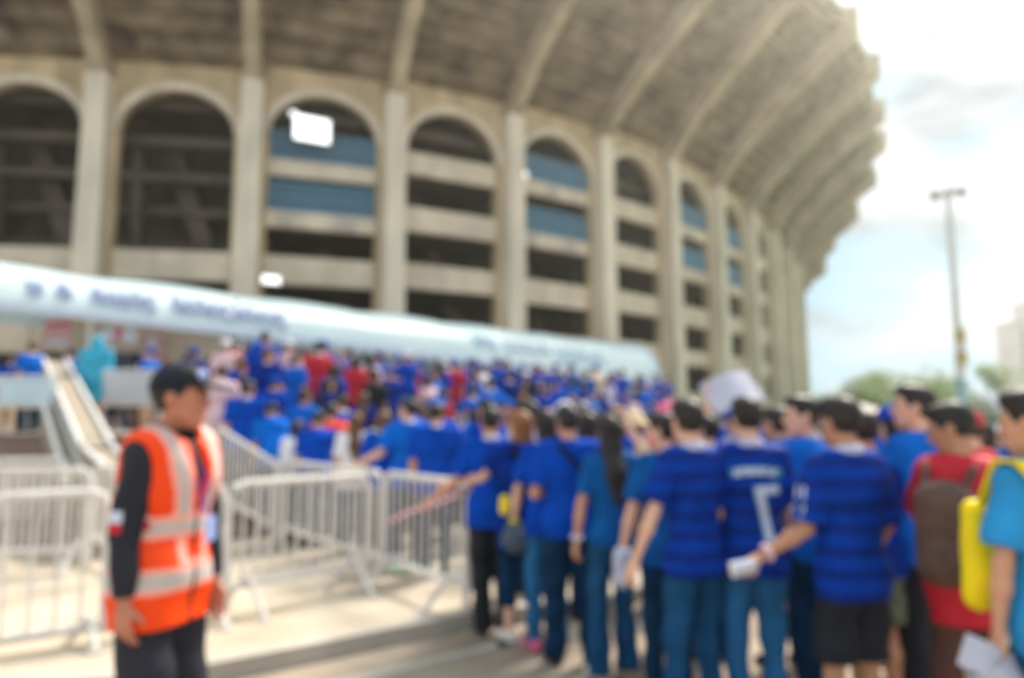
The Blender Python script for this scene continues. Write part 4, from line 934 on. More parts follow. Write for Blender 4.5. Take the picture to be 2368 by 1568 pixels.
def decal(o, target, strokes, org, ux, uy, dr, m_, name, th=.02, off=.006):
    """thick strokes laid onto a garment: points are cast from org along dr onto the target mesh"""
    me = target.data; bv = BVHTree.FromPolygons([v.co for v in me.vertices], [p.vertices[:] for p in me.polygons]); b = MB(); dr = Vector(dr).normalized(); ux, uy, org = Vector(ux), Vector(uy), Vector(org)
    def hit(u, v):
        p = org+ux*u+uy*v; r = bv.ray_cast(p, dr); return (r[0]-dr*off, r[0]-dr*.001) if r[0] else None
    for st_ in strokes:
        for (u0, v0), (u1, v1) in zip(st_, st_[1:]):
            L_ = math.hypot(u1-u0, v1-v0)+1e-6; tx, ty = -(v1-v0)/L_*th/2, (u1-u0)/L_*th/2; n = max(1, int(L_/.025)); ex, ey = (u1-u0)/L_*th*.4, (v1-v0)/L_*th*.4
            for i in range(n):
                a0, a1 = i/n, (i+1)/n; P_ = []
                for (a, sg) in ((a0, 1), (a1, 1), (a1, -1), (a0, -1)):
                    xx = 0 if 0 < a < 1 else (-1 if a == 0 else 1)
                    P_.append(hit(u0+(u1-u0)*a+sg*tx+xx*ex, v0+(v1-v0)*a+sg*ty+xx*ey))
                if any(p is None for p in P_): continue
                b.add([p[0] for p in P_]+[p[1] for p in P_], [(0, 1, 2, 3), (7, 6, 5, 4), (0, 4, 5, 1), (1, 5, 6, 2), (2, 6, 7, 3), (3, 7, 4, 0)])
    if not b.v: return None
    ob = b.build(name, m_, target); return ob
def place(px, Y, z=None):
    x = W(px, Y, 1.2); return (x, Y, ground_z(x, Y) if z is None else z)
# ------------------------------------------------------------------ the guard
HW_ = .009
gsp = dict(b=.97, skin='skin_g', shirt='darkgrey', sleeve=1.93, loose=.015, hem=.80, trousers='darkgrey', legs='slacks', hair='short', cap='black', shoes='shoeb', head=(12, 0), lean=(0, .02),
           armR=((.20, -.02, -1), (.02, .06, -1)), armL=((-.06, .12, -1), (.02, .20, -1)), curlR=.5, curlL=.5, fold=.005)
go, gJ, gD = person(gsp, place(380, 2.82, .12), R(-104), 'guard in an orange reflective vest and black cap in profile facing right', sc=.985, h=.008, seed=1)
v, f = vest(gsp, gJ, .010)
x, y, z = v[:, 0], v[:, 1], v[:, 2]; col = np.ones((len(v), 3), np.float32)
def band(m_, c): col[m_] = c
SAL = (1.0, 6.0, 105.0); SIL = (.55, 7.4, 150.0)
ax_ = np.abs(x)
off = ax_-np.clip(.115-(1.42-z)*.20*(y > 0), .05, .2); sh_ = (z > 1.16) & (np.abs(off) < .042); band(sh_, SAL); band((z > 1.14) & (np.abs(off) < .020), SIL)
for zc in (1.12, .935): band(np.abs(z-zc) < .042, SAL); band(np.abs(z-zc) < .021, SIL)
band((y > .05) & (z < 1.08) & (z > .955) & (ax_ > .045) & (ax_ < .085), SAL); band((y > .05) & (z < 1.0) & (z > .955) & (ax_ < .085), SAL)
band((y > .05) & (ax_ < .007), (.05, .3, 3))
gv = mesh_obj('vest', v, f, M['orange'], go, True, colors=col, objmat=True)
cr, cf = ring_mesh(gJ['nck']+[0, .0, .03], .066, .068, .016, tilt=R(-14), hgt=1.9); mesh_obj('collar', cr, cf, M['darkgrey'], go, True)
b = MB(); hr = gJ['hr']; b.ball(tuple(H(gJ, .045, .098, .088)), .026, 10, (1, .55, .8)); b.build('cap_badge', M['cardblue'], go)
b = MB(); b.tube([tuple(gJ['nck']+[-.05, .06, .0]), tuple(gJ['nck']+[-.02, .14, -.14]), tuple(gJ['nck']+[-.0, .160, -.27])], .004, 6); b.tube([tuple(gJ['nck']+[.05, .06, .0]), tuple(gJ['nck']+[.03, .14, -.14]), tuple(gJ['nck']+[.01, .160, -.27])], .004, 6); b.build('lanyard', M['lanyard'], go)
b = MB(); b.box(tuple(gJ['nck']+[.005, .185, -.32]), (.060, .006, .09)); b.build('id_card', M['cardblue'], go)
ps = Vector(gJ['shR'])
decal(go, gD['shirt'], [[(-.022, 0), (.022, 0)]], ps+Vector((.25, .012, -.155)), (0, 1, 0), (0, 0, 1), (-1, 0, 0), M['patchred'], 'sleeve_badge', .065)
decal(go, gD['shirt'], [[(-.028, .016), (.028, .016)]], ps+Vector((.25, .015, -.225)), (0, 1, 0), (0, 0, 1), (-1, 0, 0), M['print'], 'sleeve_badge', .040, .008)
decal(go, gD['shirt'], [[(-.028, -.022), (.028, -.022)]], ps+Vector((.25, .015, -.225)), (0, 1, 0), (0, 0, 1), (-1, 0, 0), M['patchred'], 'sleeve_badge', .036, .008)

# ------------------------------------------------------------------ the queue on the right, near to far
DN = (0, 0, -1)
def q(sp, px, Y, rz, label, sc=1.0, seed=0, h=.010, z=None):
    sp['b'] = sp.get('b', 1)*.93; o, J, D = person(sp, place(px, Y, z), R(rz), label, sc=sc, h=h, group=None, seed=seed); o.scale[0] *= .95
    return o, J, D
# boy at the right edge
e1, j1, d1 = q(dict(b=.84, skin='skin', shirt='cyan', trousers='jean', legs='jeans', hair='short', head=(28, -6), shoes='shoe', sleeve=.80, loose=.024, hem=.80, armL=((-.24, -.02, -1), (-.05, .12, -1)), armR=((.3, .1, -1), (.1, .5, -.8)), curlL=.7, palmL=(1, .0, -.1), thumbL=(0, 1, 0)),
   2424, 2.6, 8, 'boy in a bright cyan shirt at the right edge holding papers low', sc=1.0, seed=2, z=0)
def wpt(o, p): return Matrix.Translation(o.location) @ Matrix.Rotation(o.rotation_euler.z, 4, 'Z') @ Matrix.Diagonal((o.scale[0], o.scale[1], o.scale[2], 1)) @ Vector(p)
def slab(name, c, ux, uy, w_, h_, t, m_, label, cat, parts=None, bend=0.0):
    """a thin folded sheet or board at c spanned by ux, uy"""
    ux, uy = Vector(ux).normalized(), Vector(uy); uy = (uy-ux*uy.dot(ux)).normalized(); n_ = ux.cross(uy); o = MB(); NN = 6
    pts = []
    for i in range(NN+1):
        u = i/NN-.5; k = bend*math.cos(u*math.pi*1.3); pts.append(ux*(u*w_)+n_*k)
    for i in range(NN):
        a, b_ = pts[i], pts[i+1]; o.hexa([a-uy*h_/2, b_-uy*h_/2, b_-uy*h_/2+n_*t, a-uy*h_/2+n_*t], [a+uy*h_/2, b_+uy*h_/2, b_+uy*h_/2+n_*t, a+uy*h_/2+n_*t])
    ob = o.build(name, m_); ob.location = c; tag(ob, label, cat); return ob
hp = wpt(e1, j1['wrL']+j1['hdL']*.085)
slab('paper_sheet', hp+Vector((-.05, -.02, .0)), (1, -.1, -.5), (.35, .2, 1), .16, .11, .004, M['paper'], 'upper folded paper held in the hand of the cyan boy', 'paper', bend=.02)
slab('paper_sheet', hp+Vector((-.01, -.03, -.06)), (1, 0, .55), (-.3, .2, 1), .17, .10, .004, M['paper'], 'lower white leaflet hanging from the hand of the cyan boy', 'paper', bend=.03)
def bag(name, o, c, size, m_, label, cat, straps=(), rz=0.0, extra=None, group=None, round_=.3):
    """a soft bag: distance-field pillow with folds plus straps; c in the wearer's local frame"""
    w_, d_, h_ = size; s = SDF((-w_, -d_, -h_), (w_, d_, h_), .011); dsp = folds(len(label), .006)
    r_ = min(w_, h_)*round_; 
    for sx in (-1, 1): s.cap((sx*(w_/2-r_), 0, -h_/2+r_), (sx*(w_/2-r_)*.85, 0, h_/2-r_), r_, r_, sq=min(1, d_/2/r_), k=.05, disp=dsp)
    s.cap((0, 0, -h_/2+r_), (0, 0, h_/2-r_), r_*1.15, r_, sq=min(1, d_/2/r_/1.1), k=.06, disp=dsp)
    v, f = s.mesh(); root = empty(name, wpt(o, c), o.rotation_euler.z+rz, o.scale[0]); tag(root, label, cat, group)
    mesh_obj('bag_body', v, f, m_, root, True, colors=np.ones((len(v), 3), np.float32))
    return root
# yellow drawstring bag on the boy
yb = bag('drawstring_bag', e1, (-.150, .16, 1.12), (.070, .08, .38), M['yellow'], 'long yellow bag hanging between the backpack and the cyan boy', 'bag', round_=.45)
b = MB(); 
for g in (-1,): b.tube([(.01, 0, .17), (.05, -.03, .26), (.10, -.05, .33)], .014, 8)
b.build('strap', M['yellow'], yb)
ys = empty('shoulder_strap', wpt(e1, (0, 0, 0)), e1.rotation_euler.z); tag(ys, 'broad yellow strap across the shoulder of the cyan boy', 'strap')
b = MB(); P_ = [(-.155, .10, 1.30), (-.150, .02, 1.465), (-.135, -.06, 1.46), (-.10, -.135, 1.36), (-.03, -.150, 1.22), (.06, -.165, 1.06)]
for a_, c_ in zip(P_, P_[1:]):
    b.hexa([(a_[0]-.032, a_[1], a_[2]), (a_[0]+.032, a_[1], a_[2]), (a_[0]+.032, a_[1]-.014, a_[2]+.006), (a_[0]-.032, a_[1]-.014, a_[2]+.006)], [(c_[0]-.032, c_[1], c_[2]), (c_[0]+.032, c_[1], c_[2]), (c_[0]+.032, c_[1]-.014, c_[2]+.006), (c_[0]-.032, c_[1]-.014, c_[2]+.006)])
b.build('webbing', M['yellow'], ys)
cb = bag('bottle_bag', e1, (-.05, -.20, .88), (.20, .13, .28), M['cyan'], 'rounded cyan bag with a white dot at the right edge', 'bag', round_=.45)
b = MB(); b.ball((-.02, -.07, -.02), .026, 10, (1, .3, 1)); b.build('white_dot', M['print'], cb)

# man with the striped polo, wristband, black shorts
e2, j2, d2 = q(dict(b=.95, skin='skin2', shirt='jersey', collar='lilac', trousers='black', legs='shorts', hair='short', head=(6, -4), shoes='shoeb', sleeve=.92, loose=.026, hem=.815, flare=.012,
    armL=((-.34, .0, -1), (-1.0, .22, -.58)), armR=((.25, .05, -1), (.1, .6, -.6)), curlL=.9, palmL=(0, .3, -1), thumbL=(0, 1, .2), wrist=[('L', 'pinkpale')]),
    1962, 3.42, 14, 'broad man in a striped blue polo, black shorts and pale wristband', sc=1.0, seed=3)
decal(e2, d2['shirt'], [[(0, .03), (0, .032)], [(-.012, -.055), (.012, -.055)]], Vector(j2['shL'])+Vector((-.30, 0, -.13)), (0, 1, 0), (0, 0, 1), (1, 0, 0), M['print'], 'sleeve_emblem', .065)
decal(e2, d2['shirt'], [[(-.02, 0), (.02, 0)]], Vector(j2['shL'])+Vector((-.30, 0, -.21)), (0, 1, 0), (0, 0, 1), (1, 0, 0), M['print'], 'sleeve_emblem', .03)
hb_ = wpt(e2, j2['wrL']+j2['hdL']*.11); bt = empty('paper_roll', hb_); tag(bt, 'pale paper cup gripped by the man with the wristband', 'cup')
b = MB(); b.tube([(-.05, 0, -.01), (.05, 0, .01)], .034, 10); b.build('cup', M['paper'], bt); b = MB(); b.tube([(-.056, 0, -.011), (-.05, 0, -.01)], .036, 10); b.build('lid', M['white_paint'], bt)
# number shirt man
e3, j3, d3 = q(dict(b=.97, skin='skin3', shirt='jersey', collar='lilac', trousers='jeanl', legs='jeans', hair='short', head=(12, -4), shoes='shoeb', sleeve=.86, loose=.026, hem=.80,
    armL=((-.30, -.08, -1), (.12, .55, -.85)), armR=((.28, .0, -1), (-.2, .7, -.5)), curlL=.6),
    1736, 3.95, -8, 'man in a blue shirt with a pale number printed on the back', sc=1.01, seed=4)
S7 = [[(-.035, .0), (.055, .008)], [(-.030, -.005), (-.012, -.09), (.002, -.16), (.012, -.23)]]
S7o = [[(-.055, .10), (-.055, .10)]]
org = Vector((.055, -.6, 1.235)); sc_ = 1.0
decal(e3, d3['shirt'], S7, org, (1, 0, 0), (0, 0, 1), (0, 1, 0), M['printteal'], 'number_outline', .060, .004)
decal(e3, d3['shirt'], S7, org, (1, 0, 0), (0, 0, 1), (0, 1, 0), M['print'], 'number', .040, .009)
rg_ = random.Random(5); nm = []
for i in range(8):
    x0 = -.115+i*.029; zz = .010*math.sin(math.pi*i/7)
    nm += [[(x0, -.014+zz), (x0, .014+zz)], [(x0, .014+zz if i % 2 else -.014+zz), (x0+.016, .014+zz if i % 3 else -.012+zz)]]+([[(x0+.016, -.014+zz), (x0+.016, .012+zz)]] if i % 2 == 0 else [])
decal(e3, d3['shirt'], [[(-.125, 0), (-.06, .008), (.0, .011), (.06, .008), (.115, 0)]], Vector((.02, -.6, 1.325)), (1, 0, 0), (0, 0, 1), (0, 1, 0), M['printteal'], 'name_outline', .046, .004)
decal(e3, d3['shirt'], nm, Vector((.02, -.6, 1.325)), (1, 0, 0), (0, 0, 1), (0, 1, 0), M['print'], 'name_print', .011, .009)
# polo man left of it
e4, j4, d4 = q(dict(b=.89, skin='skin3', shirt='jersey', collar='lilac', trousers='jean', legs='jeans', hair='short', head=(-8, -2), shoes='shoeb', sleeve=.80, loose=.026, hem=.825,
    armL=((-.52, -.05, -1), (-.40, .15, -1)), armR=((.25, .1, -1), (0, .6, -.6)), curlL=.7, footL=(-.13, 0), footR=(.16, .05)),
    1600, 3.86, 24, 'man in a striped blue polo and blue jeans with his left arm hanging out', sc=1.0, seed=5)
# man in profile looking left between them
e5, j5, d5 = q(dict(b=1.0, skin='skin3', shirt='bluel', collar='lilac', trousers='jeand', legs='slacks', hair='short', head=(30, 0), shoes='shoeb', sleeve=.86, loose=.03, armL=((-.3, .3, -1), (.1, 1, .5)), armR=((.3, .1, -1), (0, .3, -1))),
    1872, 4.35, 55, 'dark haired man in profile looking left, just beyond the striped polo man', sc=1.02, seed=6)
hpp = wpt(e5, j5['wrL']+j5['hdL']*.10); fan = empty('hand_fan', hpp); tag(fan, 'pale round hand fan held up between the numbered shirt and the striped polo', 'fan')
b = MB(); n_ = 18; b.hexa([(.085*math.cos(2*math.pi*i/n_), -.004, .11+.10*math.sin(2*math.pi*i/n_)) for i in range(n_)], [(.085*math.cos(2*math.pi*i/n_), .004, .11+.10*math.sin(2*math.pi*i/n_)) for i in range(n_)]); b.build('blade', M['paper'], fan)
b = MB(); b.tube([(0, 0, -.05), (0, 0, .03)], .008, 6); b.build('handle', M['white_paint'], fan)
# backpack man and the two around him
e6, j6, d6 = q(dict(b=.84, skin='skin2', shirt='red', trousers='brown', legs='jeans', hair='short', head=(62, -16), shoes='shoeb', sleeve=.8, loose=.03, hem=.74, armL=((.0, .7, -.8), (.3, 1, .1)), armR=((.3, .1, -1), (0, .6, -.5))),
    2222, 3.32, -12, 'tan faced man in a red shirt carrying the brown backpack', sc=.985, seed=7)
e6b, _, _ = q(dict(b=1.0, skin='skin3', shirt='bluel', trousers='black', legs='slacks', hair='short', head=(48, 4), shoes='shoeb', sleeve=.8, armL=((-.3, .5, -.7), (-.3, .6, .4)), armR=((.3, .1, -1), (0, .6, -.5))),
    2135, 4.1, 18, 'dark haired person in blue behind the backpack man, wearing black trousers', sc=1.05, seed=8)
bpk = bag('backpack', e6, (-.13, -.20, 1.15), (.27, .17, .44), M['bagbrown'], 'brown backpack with a pink badge on the back of the red shirted man', 'backpack', round_=.32)
b = MB(); s = SDF((-.15, -.15, -.2), (.15, .1, .1), .01); s.cap((-.07, -.085, -.12), (.07, -.085, -.12), .055, sq=.6, k=.02); s.cap((-.07, -.085, -.07), (.07, -.085, -.07), .055, sq=.6, k=.02); v, f = s.mesh(); mesh_obj('front_pocket', v, f, M['bagbrown'], bpk, True)
b = MB(); b.ball((.015, -.150, -.13), .026, 10, (1, .35, 1)); b.build('pink_badge', M['shoep'], bpk)
b = MB(); b.tube([(0.05, -.10, .10), (.10, -.115, .02)], .020, 8); b.build('buckle_tab', M['pinkpale'], bpk)
for g in (-1, 1):
    b = MB(); b.tube([(g*.08, .05, .17), (.06+g*.10, .10, .28), (.10+g*.115, .20, .31), (.12+g*.12, .33, .18)], .018, 6); b.build('shoulder_strap', M['bagbrown'], bpk)
e6c, _, _ = q(dict(b=.9, skin='skin3', shirt='bluel', trousers='plum', legs='shorts', hair='bob', cap='blue', head=(12, 0), shoes='shoe', sleeve=.85, armL=((-.3, .3, -1), (.2, .6, -.8)), armR=((.35, .5, -.8), (.2, .6, .7))),
    2076, 5.0, 8, 'girl in a bright blue shirt, blue cap and plum shorts beyond the polo man', sc=.99, seed=9)
e6d, _, _ = q(dict(b=1.05, skin='skin2', shirt='blued', trousers='camo', legs='shorts', hair='short', head=(0, 0), shoes='shoeb'), 2008, 4.1, 0, 'person in green camouflage shorts hidden behind the striped polo man', sc=.97, seed=10)
e6e, _, _ = q(dict(b=.95, skin='skin3', shirt='red', trousers='jeand', legs='jeans', hair='short', cap='red', head=(-10, 0), shoes='shoe'), 2252, 4.9, 15, 'person in a red cap and red shirt between the backpack man and the cyan boy', sc=.97, seed=11)
# person with the pink mask and the water bag
e7, j7, d7 = q(dict(b=.96, skin='skin3', shirt='teal', trousers='jeand', legs='jeans', hair='short', head=(40, -3), shoes='shoeb', sleeve=.8, loose=.025, armL=((-.35, -.02, -1), (-.25, .1, -1)), armR=((.25, .1, -1), (0, .6, -.6)), curlL=.9),
    1540, 4.42, 14, 'person in a teal blue shirt and pink face mask left of the striped polo', sc=.965, seed=12)
s = SDF(j7['hc']-[.14, .14, .14], j7['hc']+[.14, .16, .1], .008); s.ell(H(j7, 0, .034, -.048), (.064, .070, .052), j7['hr'], k=.01, cut=[(H(j7, 0, .0, -.03), j7['hr'] @ np.array([0, -1, 0])), (H(j7, 0, 0, -.018), j7['hr'] @ np.array([0, 0, 1]))]); v, f = s.mesh()
mesh_obj('face_mask', v, f, M['pink'], e7, True, colors=np.ones((len(v), 3), np.float32))
pb = bag('plastic_bag', e7, tuple(j7['wrL']+j7['hdL']*.08+np.array([.02, .0, -.03])), (.085, .08, .22), M['plastic'], 'clear plastic bag held low beside the arm of the polo man', 'bag', round_=.42)
b = MB(); b.tube([(-.02, 0, .10), (0, 0, .18), (.02, 0, .10)], .006, 6); b.build('handle', M['plastic'], pb)
# woman with long black hair
e8, j8, d8 = q(dict(b=.90, skin='skin', shirt='teal', trousers='jean', legs='flare', hair='long', head=(-5, 0), shoes='shoe', shoe='sandal', sleeve=.75, loose=.02, hem=.86, armL=((-.30, -.04, -1), (-.12, .12, -1)), armR=((.3, .0, -1), (0, .5, -.8)), curlL=.7, wrist=[('L', 'lilac')], footR=(.13, .06)),
    1412, 4.78, 12, 'woman with long black hair, teal blue shirt and flared jeans', sc=.96, seed=13)
# man with the crossbody strap
e9, j9, d9 = q(dict(b=1.08, skin='skin', shirt='blue', trousers='jeand', legs='slacks', hair='short', head=(4, 0), shoes='shoeb', sleeve=.82, loose=.028, hem=.83, flare=.012, armL=((-.30, -.02, -1), (.60, .75, .15)), armR=((.3, .3, -1), (-.5, .8, .1)), footL=(-.10, .03), footR=(.15, -.04)),
    1316, 5.08, 8, 'man in a plain blue shirt with a dark strap across his back', sc=1.0, seed=14)
st_ = [[(-.09, .14), (.0, .04), (.16, -.14), (.20, -.20)]]
decal(e9, d9['shirt'], st_, Vector((0, -.6, 1.30)), (1, 0, 0), (0, 0, 1), (0, 1, 0), M['black'], 'back_strap', .035, .014)
# woman beside him, pink shoes
e10, j10, d10 = q(dict(b=.90, skin='skin3', shirt='blue', collar='white', trousers='jeanl', legs='jeans', hair='bob', head=(10, 0), shoes='shoep', sleeve=.8, armL=((-.30, .02, -1), (-.12, .1, -1)), armR=((.3, .3, -1), (-.3, .6, 0)), curlL=.6, footL=(-.10, -.02), footR=(.14, .1), wrist=[('L', 'yellow')]),
    1262, 5.4, 10, 'woman in pink shoes and light blue jeans just left of the strap man', sc=.985, seed=15)
# woman reaching for the barrier, red sash
e11, j11, d11 = q(dict(b=.96, skin='skin3', shirt='blued', trousers='jeand', legs='capri', hair='bob', haircol='hairo', head=(30, 0), shoes='shoe', sleeve=.62, hem=.68, loose=.026, armL=((-.42, .5, -.6), (-.85, .5, -.12)), armR=((.3, .1, -1), (.1, .5, -.8)), curlL=.5, palmL=(0, .2, -1), footL=(-.10, .0), footR=(.12, .05)),
    1204, 5.6, 18, 'woman with dyed orange hair and a long blue shirt reaching for the barrier', sc=.98, seed=16)
decal(e11, d11['shirt'], [[(-.13, .15), (-.02, .03), (.11, -.12)]], Vector((0, -.6, 1.30)), (1, 0, 0), (0, 0, 1), (0, 1, 0), M['pinkpale'], 'sash', .06, .014)
decal(e11, d11['shirt'], [[(-.01, .02), (.11, -.12)]], Vector((.01, -.6, 1.26)), (1, 0, 0), (0, 0, 1), (0, 1, 0), M['red'], 'sash_end', .035, .020)
gb_ = bag('shoulder_bag', e11, (-.10, -.20, .80), (.22, .12, .20), M['baggrey'], 'dark grey shoulder bag hanging at the hip of the reaching woman', 'bag', round_=.42)
b = MB(); b.tube([(-.08, 0, .08), (-.02, .03, .35), (.06, .06, .6)], .010, 6); b.build('strap', M['baggrey'], gb_); b = MB(); b.ball((0.01, -.065, .05), .014, 8); b.build('clasp', M['coping'], gb_)
yc = bag('yellow_pouch', e11, (-.17, -.12, 1.02), (.055, .05, .11), M['yellow'], 'small yellow pouch hanging above the dark grey shoulder bag', 'pouch', round_=.4)
# man in black trousers, arm on the barrier
e12, j12, d12 = q(dict(b=1.02, skin='skin', shirt='blue', collar='lilac', trousers='black', legs='slacks', hair='short', head=(-5, -4), shoes='shoeb', sleeve=.82, loose=.026, hem=.80, armL=((-.45, -.1, -.9), (-.8, .25, -.55)), armR=((.3, .1, -1), (.1, .5, -.8)), curlL=.6, footL=(-.05, .02), footR=(.13, .02)),
    1134, 5.75, 5, 'black haired man in black trousers leaning a hand on the barrier end', sc=1.0, seed=17)
# people behind the barrier
def r_(px, Y, rz, label, sp, sc=1.0, seed=0): base = dict(b=1.0, trousers='jeand', legs='jeans', hair='short', shoes='shoeb', sleeve=.82, loose=.03); base.update(sp); return person(base, place(px, Y), R(rz), label, sc=sc, h=.011, seed=seed)
r_(1008, 7.3, 12, 'man in a deep blue polo with a white collar behind the nearest barrier', dict(b=1.12, shirt='blue', collar='white', head=(-30, -8), armR=((.4, .2, -.9), (.3, .9, -.2)), skin='skin'), .97, 20)
r_(945, 7.75, 22, 'man in a white collared blue shirt bending his elbow over the barrier', dict(b=1.02, shirt='bluel', collar='white', head=(40, 0), armL=((-.5, -.2, -.8), (-.8, .3, -.4)), skin='skin3'), 1.0, 21)
r_(884, 8.2, -5, 'short person in a blue shirt and white collar by the middle barrier', dict(b=.95, shirt='blue', collar='white', hair='bob', haircol='hairb', skin='skin3', head=(20, 0)), .93, 22)
r_(820, 8.5, 10, 'woman with long brown hair and a white shirt behind the middle barrier', dict(b=.92, shirt='white', hair='long', haircol='hairb', skin='skin3', hem=.78), .92, 23)
r_(762, 9.4, 8, 'man in an orange vest with short dark hair standing in the crowd', dict(b=1.02, shirt='orange', trousers='jeand', sleeve=.3, skin='skin'), 1.0, 24)
r_(730, 8.9, 15, 'broad man in a plain blue shirt leaning ahead behind the middle barrier', dict(b=1.08, shirt='blue', lean=(.02, .14), head=(0, -20), skin='skin', collar='blued'), .95, 25)
r_(668, 9.3, -15, 'person in a white shirt half hidden by the middle barrier end', dict(b=.9, shirt='white', hair='bob', skin='skin3', lean=(.05, .1)), .88, 26)
r_(636, 9.75, 20, 'man in a bright blue shirt bending low behind the farthest barrier', dict(b=1.05, shirt='bluel', collar='pinkpale', lean=(-.05, .22), head=(10, -25), skin='skin'), .95, 27)
r_(566, 10.0, 8, 'tall man in a blue shirt with a pale collar right of the guard face', dict(b=1.12, shirt='blue', collar='lilac', skin='skin', head=(-20, 0)), 1.02, 28)
r_(1228, 6.6, 15, 'woman with a pale lilac shirt standing behind the woman with orange hair', dict(b=.92, shirt='lilac', hair='bob', skin='skin3'), .97, 29)
r_(1470, 6.6, 10, 'person wearing a beige sun hat and tan neck cloth in the queue', dict(b=1.0, shirt='tan', hat='tan', skin='skin3'), .97, 30)
r_(1640, 5.2, 20, 'person with short dark hair between the two striped shirt men', dict(b=.95, shirt='bluel', collar='lilac', skin='skin3', head=(30, 0)), .96, 31)
r_(1360, 6.2, -8, 'woman raising a hand to her hair behind the long haired woman', dict(b=.92, shirt='blue', hair='bob', skin='skin3', armR=((.6, .2, .1), (-.4, .1, 1))), .98, 32)
r_(1548, 6.8, 15, 'person in a pink cap behind the masked person', dict(b=.96, shirt='lilac', cap='pink', skin='skin3'), 1.03, 33)
r_(1808, 5.0, 10, 'person in deep blue with dark hair behind the man with the numbered shirt', dict(b=.98, shirt='blued', skin='skin', head=(20, 0), collar='bluel', trousers='black', legs='slacks'), .99, 34)
r_(1575, 5.5, -12, 'woman with bobbed hair and blue shirt behind the masked person', dict(b=.92, shirt='blue', hair='bob', skin='skin3'), .93, 35)
# cyan raincoat on the stairs
rc, rj, rd = r_(210, 13.0, 6, 'person in a long cyan raincoat with hood standing on the stairs', dict(b=1.12, shirt='aqua', sleeve=1.9, hem=.55, loose=.06, trousers='tan', legs='shorts', hair='', skin='skin2', head=(0, -5), shoes='shoeb'), 1.0, 36)
s = SDF(rj['hc']-[.2, .2, .25], rj['hc']+[.2, .2, .2], .012); s.ell(H(rj, 0, -.015, .0), (.105, .115, .14), rj['hr'], k=.01, cut=[(H(rj, 0, .06, 0), (0, 1, 0))]); s.cap(H(rj, 0, -.03, -.08), rj['nck']+[0, -.01, 0], .10, .12, k=.03); v, f = s.mesh(); mesh_obj('hood', v, f, M['aqua'], rc, True, colors=np.ones((len(v), 3), np.float32))
# placard person
e20, j20, d20 = r_(1700, 7.6, 10, 'person lifting a large pale sheet overhead in the queue', dict(b=1.0, shirt='blue', skin='skin3', cap='blue', armR=((.35, .2, .9), (-.1, .1, 1)), armL=((-.35, .2, .9), (.1, .1, 1))), 1.0, 37)
hp = (wpt(e20, j20['wrR'])+wpt(e20, j20['wrL']))/2+Vector((0, 0, .02))
slab('cardboard_sheet', (W(1692, 7.6, 2.0), 7.6, Zof(905, 7.6)), (1, .1, .32), (-.72, .5, .62), .54, .40, .008, M['paper'], 'large pale lilac sheet held overhead above the queue', 'sheet', bend=.05)

# ------------------------------------------------------------------ crowd: a few people modelled once, then copied one by one
PROTO = []
def proto(sp, tagn, seed):
    base = dict(b=1.0, shirt='blue', trousers='jeand', legs='jeans', shoes='shoeb', sleeve=.82, loose=.03); base.update(sp)
    o, J, D = person(base, (0, 0, 0), 0, None, h=.014, detail=False, seed=seed); PROTO.append((o, D, tagn)); return o
proto(dict(hair='short', collar='white'), ('short hair', 'm'), 41)
proto(dict(hair='short', b=1.1, head=(35, 0), armR=((.4, .2, -.9), (.0, 1, -.1))), ('short hair', 'm'), 42)
proto(dict(hair='short', b=.96, head=(-40, 2), armL=((-.5, .3, -.6), (.3, .6, .6))), ('short hair', 'm'), 43)
proto(dict(hair='long', b=.9, shoes='shoe'), ('long hair', 'f'), 44)
proto(dict(hair='bob', b=.9, head=(50, 0), shoes='shoe', legs='capri'), ('bobbed hair', 'f'), 45)
proto(dict(hair='short', cap='blue', b=1.0), ('cap', 'm'), 46)
proto(dict(hair='short', cap='white', b=.95, head=(30, 0), legs='shorts', armR=((.5, .3, -.5), (-.2, .3, 1))), ('cap', 'm'), 47)
proto(dict(hair='pony', b=.9, shirt='blue', head=(-30, 0), shoes='shoe'), ('ponytail', 'f'), 48)
cr = random.Random(21)
spots = []
def try_spot(x, y, dmin):
    for (a, b_) in spots:
        if (a-x)**2+(b_-y)**2 < dmin*dmin: return False
    spots.append((x, y)); return True
heroes = [(o.location.x, o.location.y) for o in bpy.data.objects if o.name.split('.')[0] == 'person' and o.get('label')]
spots += heroes; nh = len(spots)
def inpoly(x, y, P_):
    c = False
    for i in range(len(P_)):
        (x0, y0), (x1, y1) = P_[i], P_[i-1]
        if (y0 > y) != (y1 > y) and x < (x1-x0)*(y-y0)/(y1-y0)+x0: c = not c
    return c
MAIN = [G2(500, 10.0), G2(700, 9.5), G2(850, 8.6), G2(1000, 8.2), G2(1200, 7.4), G2(1480, 7.4), G2(1570, 9), G2(1555, 20), G2(1540, 34), (6.6, 34.5), (-4.0, 22.0), (-6.2, 19.2), G2(470, 14)]
LEFT = [G2(300, 14.6), G2(480, 13.8), (-6.2, 19.0), (-9.0, 17.6), G2(250, 16.6)]
cand = []
for _ in range(60000):
    x, y = cr.uniform(-11, 10), cr.uniform(7, 35)
    if inpoly(x, y, MAIN) and try_spot(x, y, .46+.011*y): cand.append((x, y, 'main'))
    if len(cand) > 380: break
for _ in range(3000):
    x, y = cr.uniform(-11, -4), cr.uniform(13, 19)
    if inpoly(x, y, LEFT) and try_spot(x, y, .85): cand.append((x, y, 'left'))
